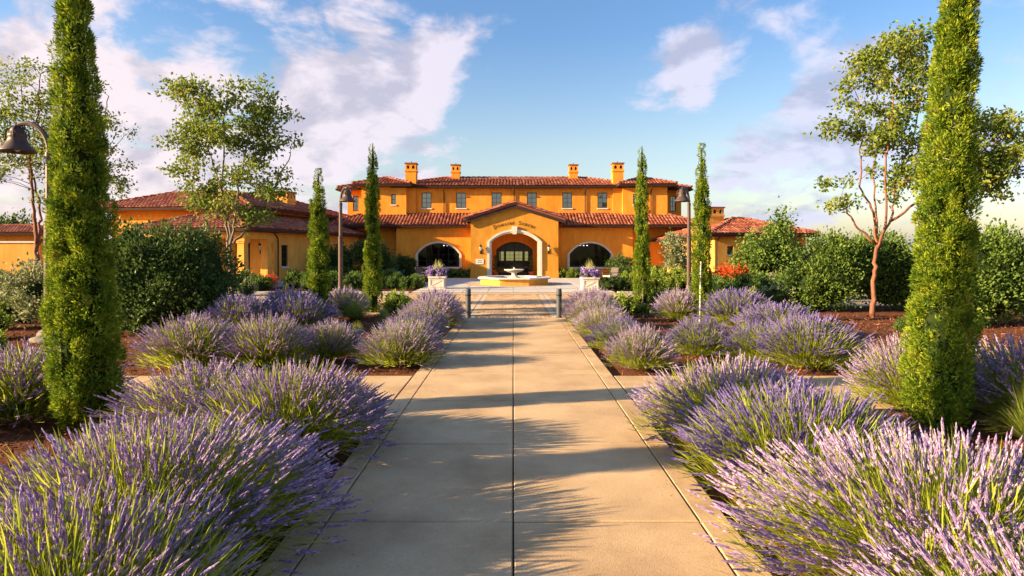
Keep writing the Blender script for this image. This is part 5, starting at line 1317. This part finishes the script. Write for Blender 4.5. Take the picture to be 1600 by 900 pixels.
SP = ('foliage', 'inner_foliage')
for i, (x, y) in enumerate(((-4.5, 30.2), (-5.1, 30.2), (-5.75, 30.3), (-6.4, 30.3))):
    plant('box_ball', SM['balls'], SP, 'clipped box ball in the row along the left kerb', 'box ball', (x, y, 0), i, random.uniform(.92, 1.08), 'box balls by the left kerb')
for i, (x, y) in enumerate(((4.15, 28.6), (4.75, 28.7), (5.55, 28.6))):
    plant('box_ball', SM['ball'], SP, 'clipped box ball in the row beside the right planter', 'box ball', (x, y, 0), i, random.uniform(.92, 1.08), 'box balls by the right planter')
ROWS = [
 ('green hedge plant in the row under the left arched window', 'mid', 'hedge under the left arched window', [(-2.9 - .62 * i, 42.3, .85) for i in range(4)]),
 ('lime hedge plant in the row under the right arched window', 'lime', 'hedge under the right arched window', [(3.2 + .62 * i, 42.2, .85) for i in range(4)]),
 ('bright green low shrub behind the left box balls', 'mid', 'low shrubs behind the left box balls', [(-4.9, 31.6, .9), (-5.9, 31.7, 1), (-6.9, 31.5, 1), (-7.9, 31.4, 1), (-6.4, 33.5, 1.1), (-7.4, 30.0, .9), (-8.4, 29.8, 1), (-9.3, 29.6, 1)]),
 ('golden shrub in the bed behind the right box balls', 'gold', 'golden shrubs right of the plaza', [(6.0, 31.0, .9, 'golden shrub beside the sunlit pale armchair'), (8.6, 33.2, 1.0, 'golden shrub at the foot of the small pale tree'), (9.4, 33.0, 1, 'golden shrub right of the small pale tree'), (10.4, 28.2, .9, 'golden shrub in front of the scarlet flowers'), (6.9, 33.5, .9, 'golden shrub behind the tall slim right cypress')]),
 ('lime green low shrub in the bed behind the right kerb', 'lime', 'lime shrubs behind the right kerb', [(6.3, 29.6, 1), (7.2, 29.4, 1), (8.1, 29.3, 1.0), (9.0, 29.0, 1), (9.9, 28.8, 1.05), (7.0, 31.2, 1.1), (8.0, 31.3, 1.1), (10.6, 30.6, 1.0), (5.4, 30.2, .9)]),
 ('leafy green shrub in the drift left of the big right hedge', 'mid', 'green drift before the hedge', [(6.4, 19.6, 1.2, 'leafy green shrub right behind the violet lavender and the stake supported cypress'), (7.4, 20.6, 1.2, 'leafy green shrub between two pale shrubs in the drift'), (8.4, 22.0, 1.3, 'leafy green shrub in front of the scarlet flowers'), (9.5, 22.5, 1.3, 'leafy green shrub below the weeping tree'), (7.2, 23.5, 1.2, 'leafy green shrub behind the pale shrub near the right lamp'), (10.6, 24.0, 1.4, 'tall leafy green shrub where the drift meets the hedge'), (12.5, 24.5, 1.6, 'largest leafy green shrub half hidden behind the hedge')]),
 ('pale green shrub mixed into the drift left of the big right hedge', 'pale', 'pale shrubs before the hedge', [(7.1, 19.0, .9, 'smallest pale green shrub in front of the drift at the mulch edge'), (8.0, 19.6, 1.0, 'pale green shrub left of the big hedge at the mulch edge'), (6.5, 21.8, 1.0, 'pale green shrub close to the right lamp post'), (8.9, 20.8, 1.1, 'pale green shrub tucked against the hedge corner'), (11.2, 27.6, 1.2, 'pale green shrub at the foot of the weeping tree')]),
 ('dark low shrub along the foot of the garden wall', 'dark', 'shrubs along the garden wall', [(-24.2 - 1.0 * i, 31.0, 1.0) for i in range(5)]),
 ('yellow green young shrub in the bed edge by the left drive', 'lime', 'young shrubs by the left drive', [(-3.3, 18.2, .8, 'yellow green young shrub right of the tall pointed cypress'), (-2.75, 17.4, .7, 'smallest yellow green young shrub next to the pinkish left lavender'), (-5.6, 19.0, .8, 'yellow green young shrub between the two slim left cypresses')]),
 ('yellow green young shrub in the bed edge by the right drive', 'lime', 'young shrubs by the right drive', [(3.0, 17.9, .75, 'yellow green young shrub beside the pinkish right lavender'), (4.3, 19.0, .8, 'yellow green young shrub right of the tall slim right cypress'), (5.4, 17.2, .8, 'yellow green young shrub behind the stake supported cypress'), (3.4, 18.2, .6, 'tiny yellow green shrub at the foot of the tall slim right cypress')]),
 ('low yellow green plant on the mulch near the bell lamp', 'lime', 'low plants near the bell lamp', [(-10.9, 13.2, .8, 'low yellow green plant left of the rocks at the bell lamp'), (-10.2, 11.4, .6, 'small yellow green plant on bare mulch in front of the rocks'), (-8.9, 10.8, .6, 'small yellow green plant beside the outermost lavender'), (-12.0, 14.8, .9, 'yellow green plant beside the pale layered shrub'), (-12.4, 16.2, 1.0, 'largest yellow green plant in front of the reddish stems')]),
 ('low leafy plant on the open mulch right of the violet lavender', 'mid', 'low plants on the right mulch', [(7.0, 15.6, .55, 'low leafy plant at the mulch edge near the hedge'), (6.3, 14.4, .45, 'low leafy plant touching the violet lavender on the right mulch'), (8.7, 14.2, .4, 'tiny leafy plant on bare mulch near the red barked trunk')]),
 ('flowering shrub with scarlet heads beside the garden wing', 'red', 'scarlet flowers by the garden wing', [(9.5, 29.6, 1.35), (10.3, 29.8, 1.4), (9.9, 29.0, 1.2), (11.0, 29.8, 1.3)]),
 ('flowering shrub with scarlet heads beside the porch column', 'red', 'scarlet flowers by the porch', [(-11.2, 29.1, .9), (-11.7, 29.2, .9)]),
 ('green shrub at the foot of the porch wing wall', 'mid', 'shrubs at the porch wing wall', [(-10.6, 31.2, 1.1), (-10.4, 33.2, 1.1), (-12.1, 28.6, 1.2), (-11.2, 28.2, 1.0), (-13.2, 28.4, 1.3), (-10.0, 35.4, 1.2), (-9.6, 38.4, 1.2)]),
 ('pale shrub beside the porch column', 'pale', 'pale shrubs beside the porch', [(-11.0, 26.4, .8), (-11.8, 25.8, .8)]),
 ('dark shrub against the orange wall right of the plaza', 'dark', 'dark shrubs against the right wall', [(7.6, 39.6, 1.2, 'dark shrub next to the airy wall shrub by the right arched window'), (8.8, 39.0, 1.3, 'dark shrub against the orange wall behind the small pale tree'), (9.8, 37.6, 1.2, 'dark shrub in the corner by the garden wing'), (7.4, 36.6, 1.2, 'dark shrub left of the small pale tree'), (6.2, 37.4, 1.1, 'dark shrub behind the sunlit pale armchair')]),
 ('dark shrub against the orange wall left of the plaza', 'dark', 'dark shrubs against the left wall', [(-8.6, 40.0, 1.2, 'dark shrub between the small dark tree and the clipped round shrub'), (-5.8, 39.4, .9, 'small dark shrub right of the clipped round shrub'), (-9.4, 35.2, 1.1, 'dark shrub behind the left lamp')]),
]
for lab, k, grp, pts in ROWS:
    for (x, y, s, *own) in pts:
        plant('flowering_shrub' if k == 'red' else 'shrub', SM[k], SP, own[0] if own else lab, 'shrub', (x, y, 0), random.uniform(0, 6.3), (s * random.uniform(.9, 1.1), s * random.uniform(.9, 1.1), s * random.uniform(.9, 1.15)), grp)
plant('blue_shrub', SM['blue'], SP, 'blue grey spreading conifer shrub by the clipped round shrub', 'shrub', (-6.9, 36.6, 0), 1, (1.25, 1.1, 1.1))

# planter flowers
pf = shrub_meshes('flower_mound', [(0, 0, .16, .46, .44, .24)], 1100, .085, MT['purple_fl'], 640, core=.75, clump=.05, zmin=-.12)
pb = grass_mesh('plume_blades', 320, .42, .72, 641, MT['plume'], .011, .5)
for x, y, lab in ((-3.55, 30.0, 'mound of white and violet flowers with yellow grass in the left planter'), (3.45, 28.9, 'sunlit mound of violet flowers with spiky yellow grass in the right planter')):
    plant('flower_mound', (pf[0], pf[1], pb), ('flowers', 'inner_foliage', 'blades'), lab, 'flowers', (x, y, .66), random.uniform(0, 6), 1, 'planter flowers')
# spiral topiaries by the door
def topiary(x, lab):
    t = thing('spiral_topiary', lab, 'topiary', (x, 43.3, .075), 0, 'spiral topiaries by the door')
    obj('pot', G().lathe([(.0, 0), (.13, 0), (.19, .30), (.22, .30), (.22, .36), (.18, .36), (.17, .32), (.0, .32)], 18), MT['terracotta'], t)
    obj('stem', G().tube([(0, 0, .3), (0, 0, 1.45)], .015, 6), MT['bark_grey'], t)
    rng = np.random.default_rng(3); n = 1500; u = rng.random(n); a = u * 2 * PI * 4; r = .16 * (1 - u * .75)
    P = np.stack([np.cos(a) * r, np.sin(a) * r, .45 + u * 1.0], 1) + rng.normal(0, .028, (n, 3))
    obj('foliage', G().scatter(LEAF_V, [LEAF_F], frames(rng.normal(size=(n, 3)), rng, .05), P), MT['shrub_mid'], t, kind='stuff')
topiary(-1.22, 'spiral topiary in a red pot at the shaded side of the entrance'); topiary(1.22, 'spiral topiary in a red pot at the sunlit side of the entrance')
# rocks at the foot of the near lamp
def rock(loc, r, seed, lab):
    g = G(); blob_core(g, (0, 0, 0), r, np.random.default_rng(seed), 8, .10); obj('rock', g, surf('field_stone', [(.13, .105, .08), (.24, .20, .16)], scale=9, rough=.9, bump=.4, bscale=25), smooth=True, loc=loc, label=lab, cat='rock')
rock((-9.45, 13.0, .08), (.22, .18, .14), 1, 'rounded pale rock beside the base of the bell lamp'); rock((-9.2, 12.6, .05), (.30, .22, .10), 2, 'flat pale rock in front of the bell lamp')
rock((2.75, 15.5, .06), (.22, .16, .10), 3, 'pale rock behind the right lavender row')
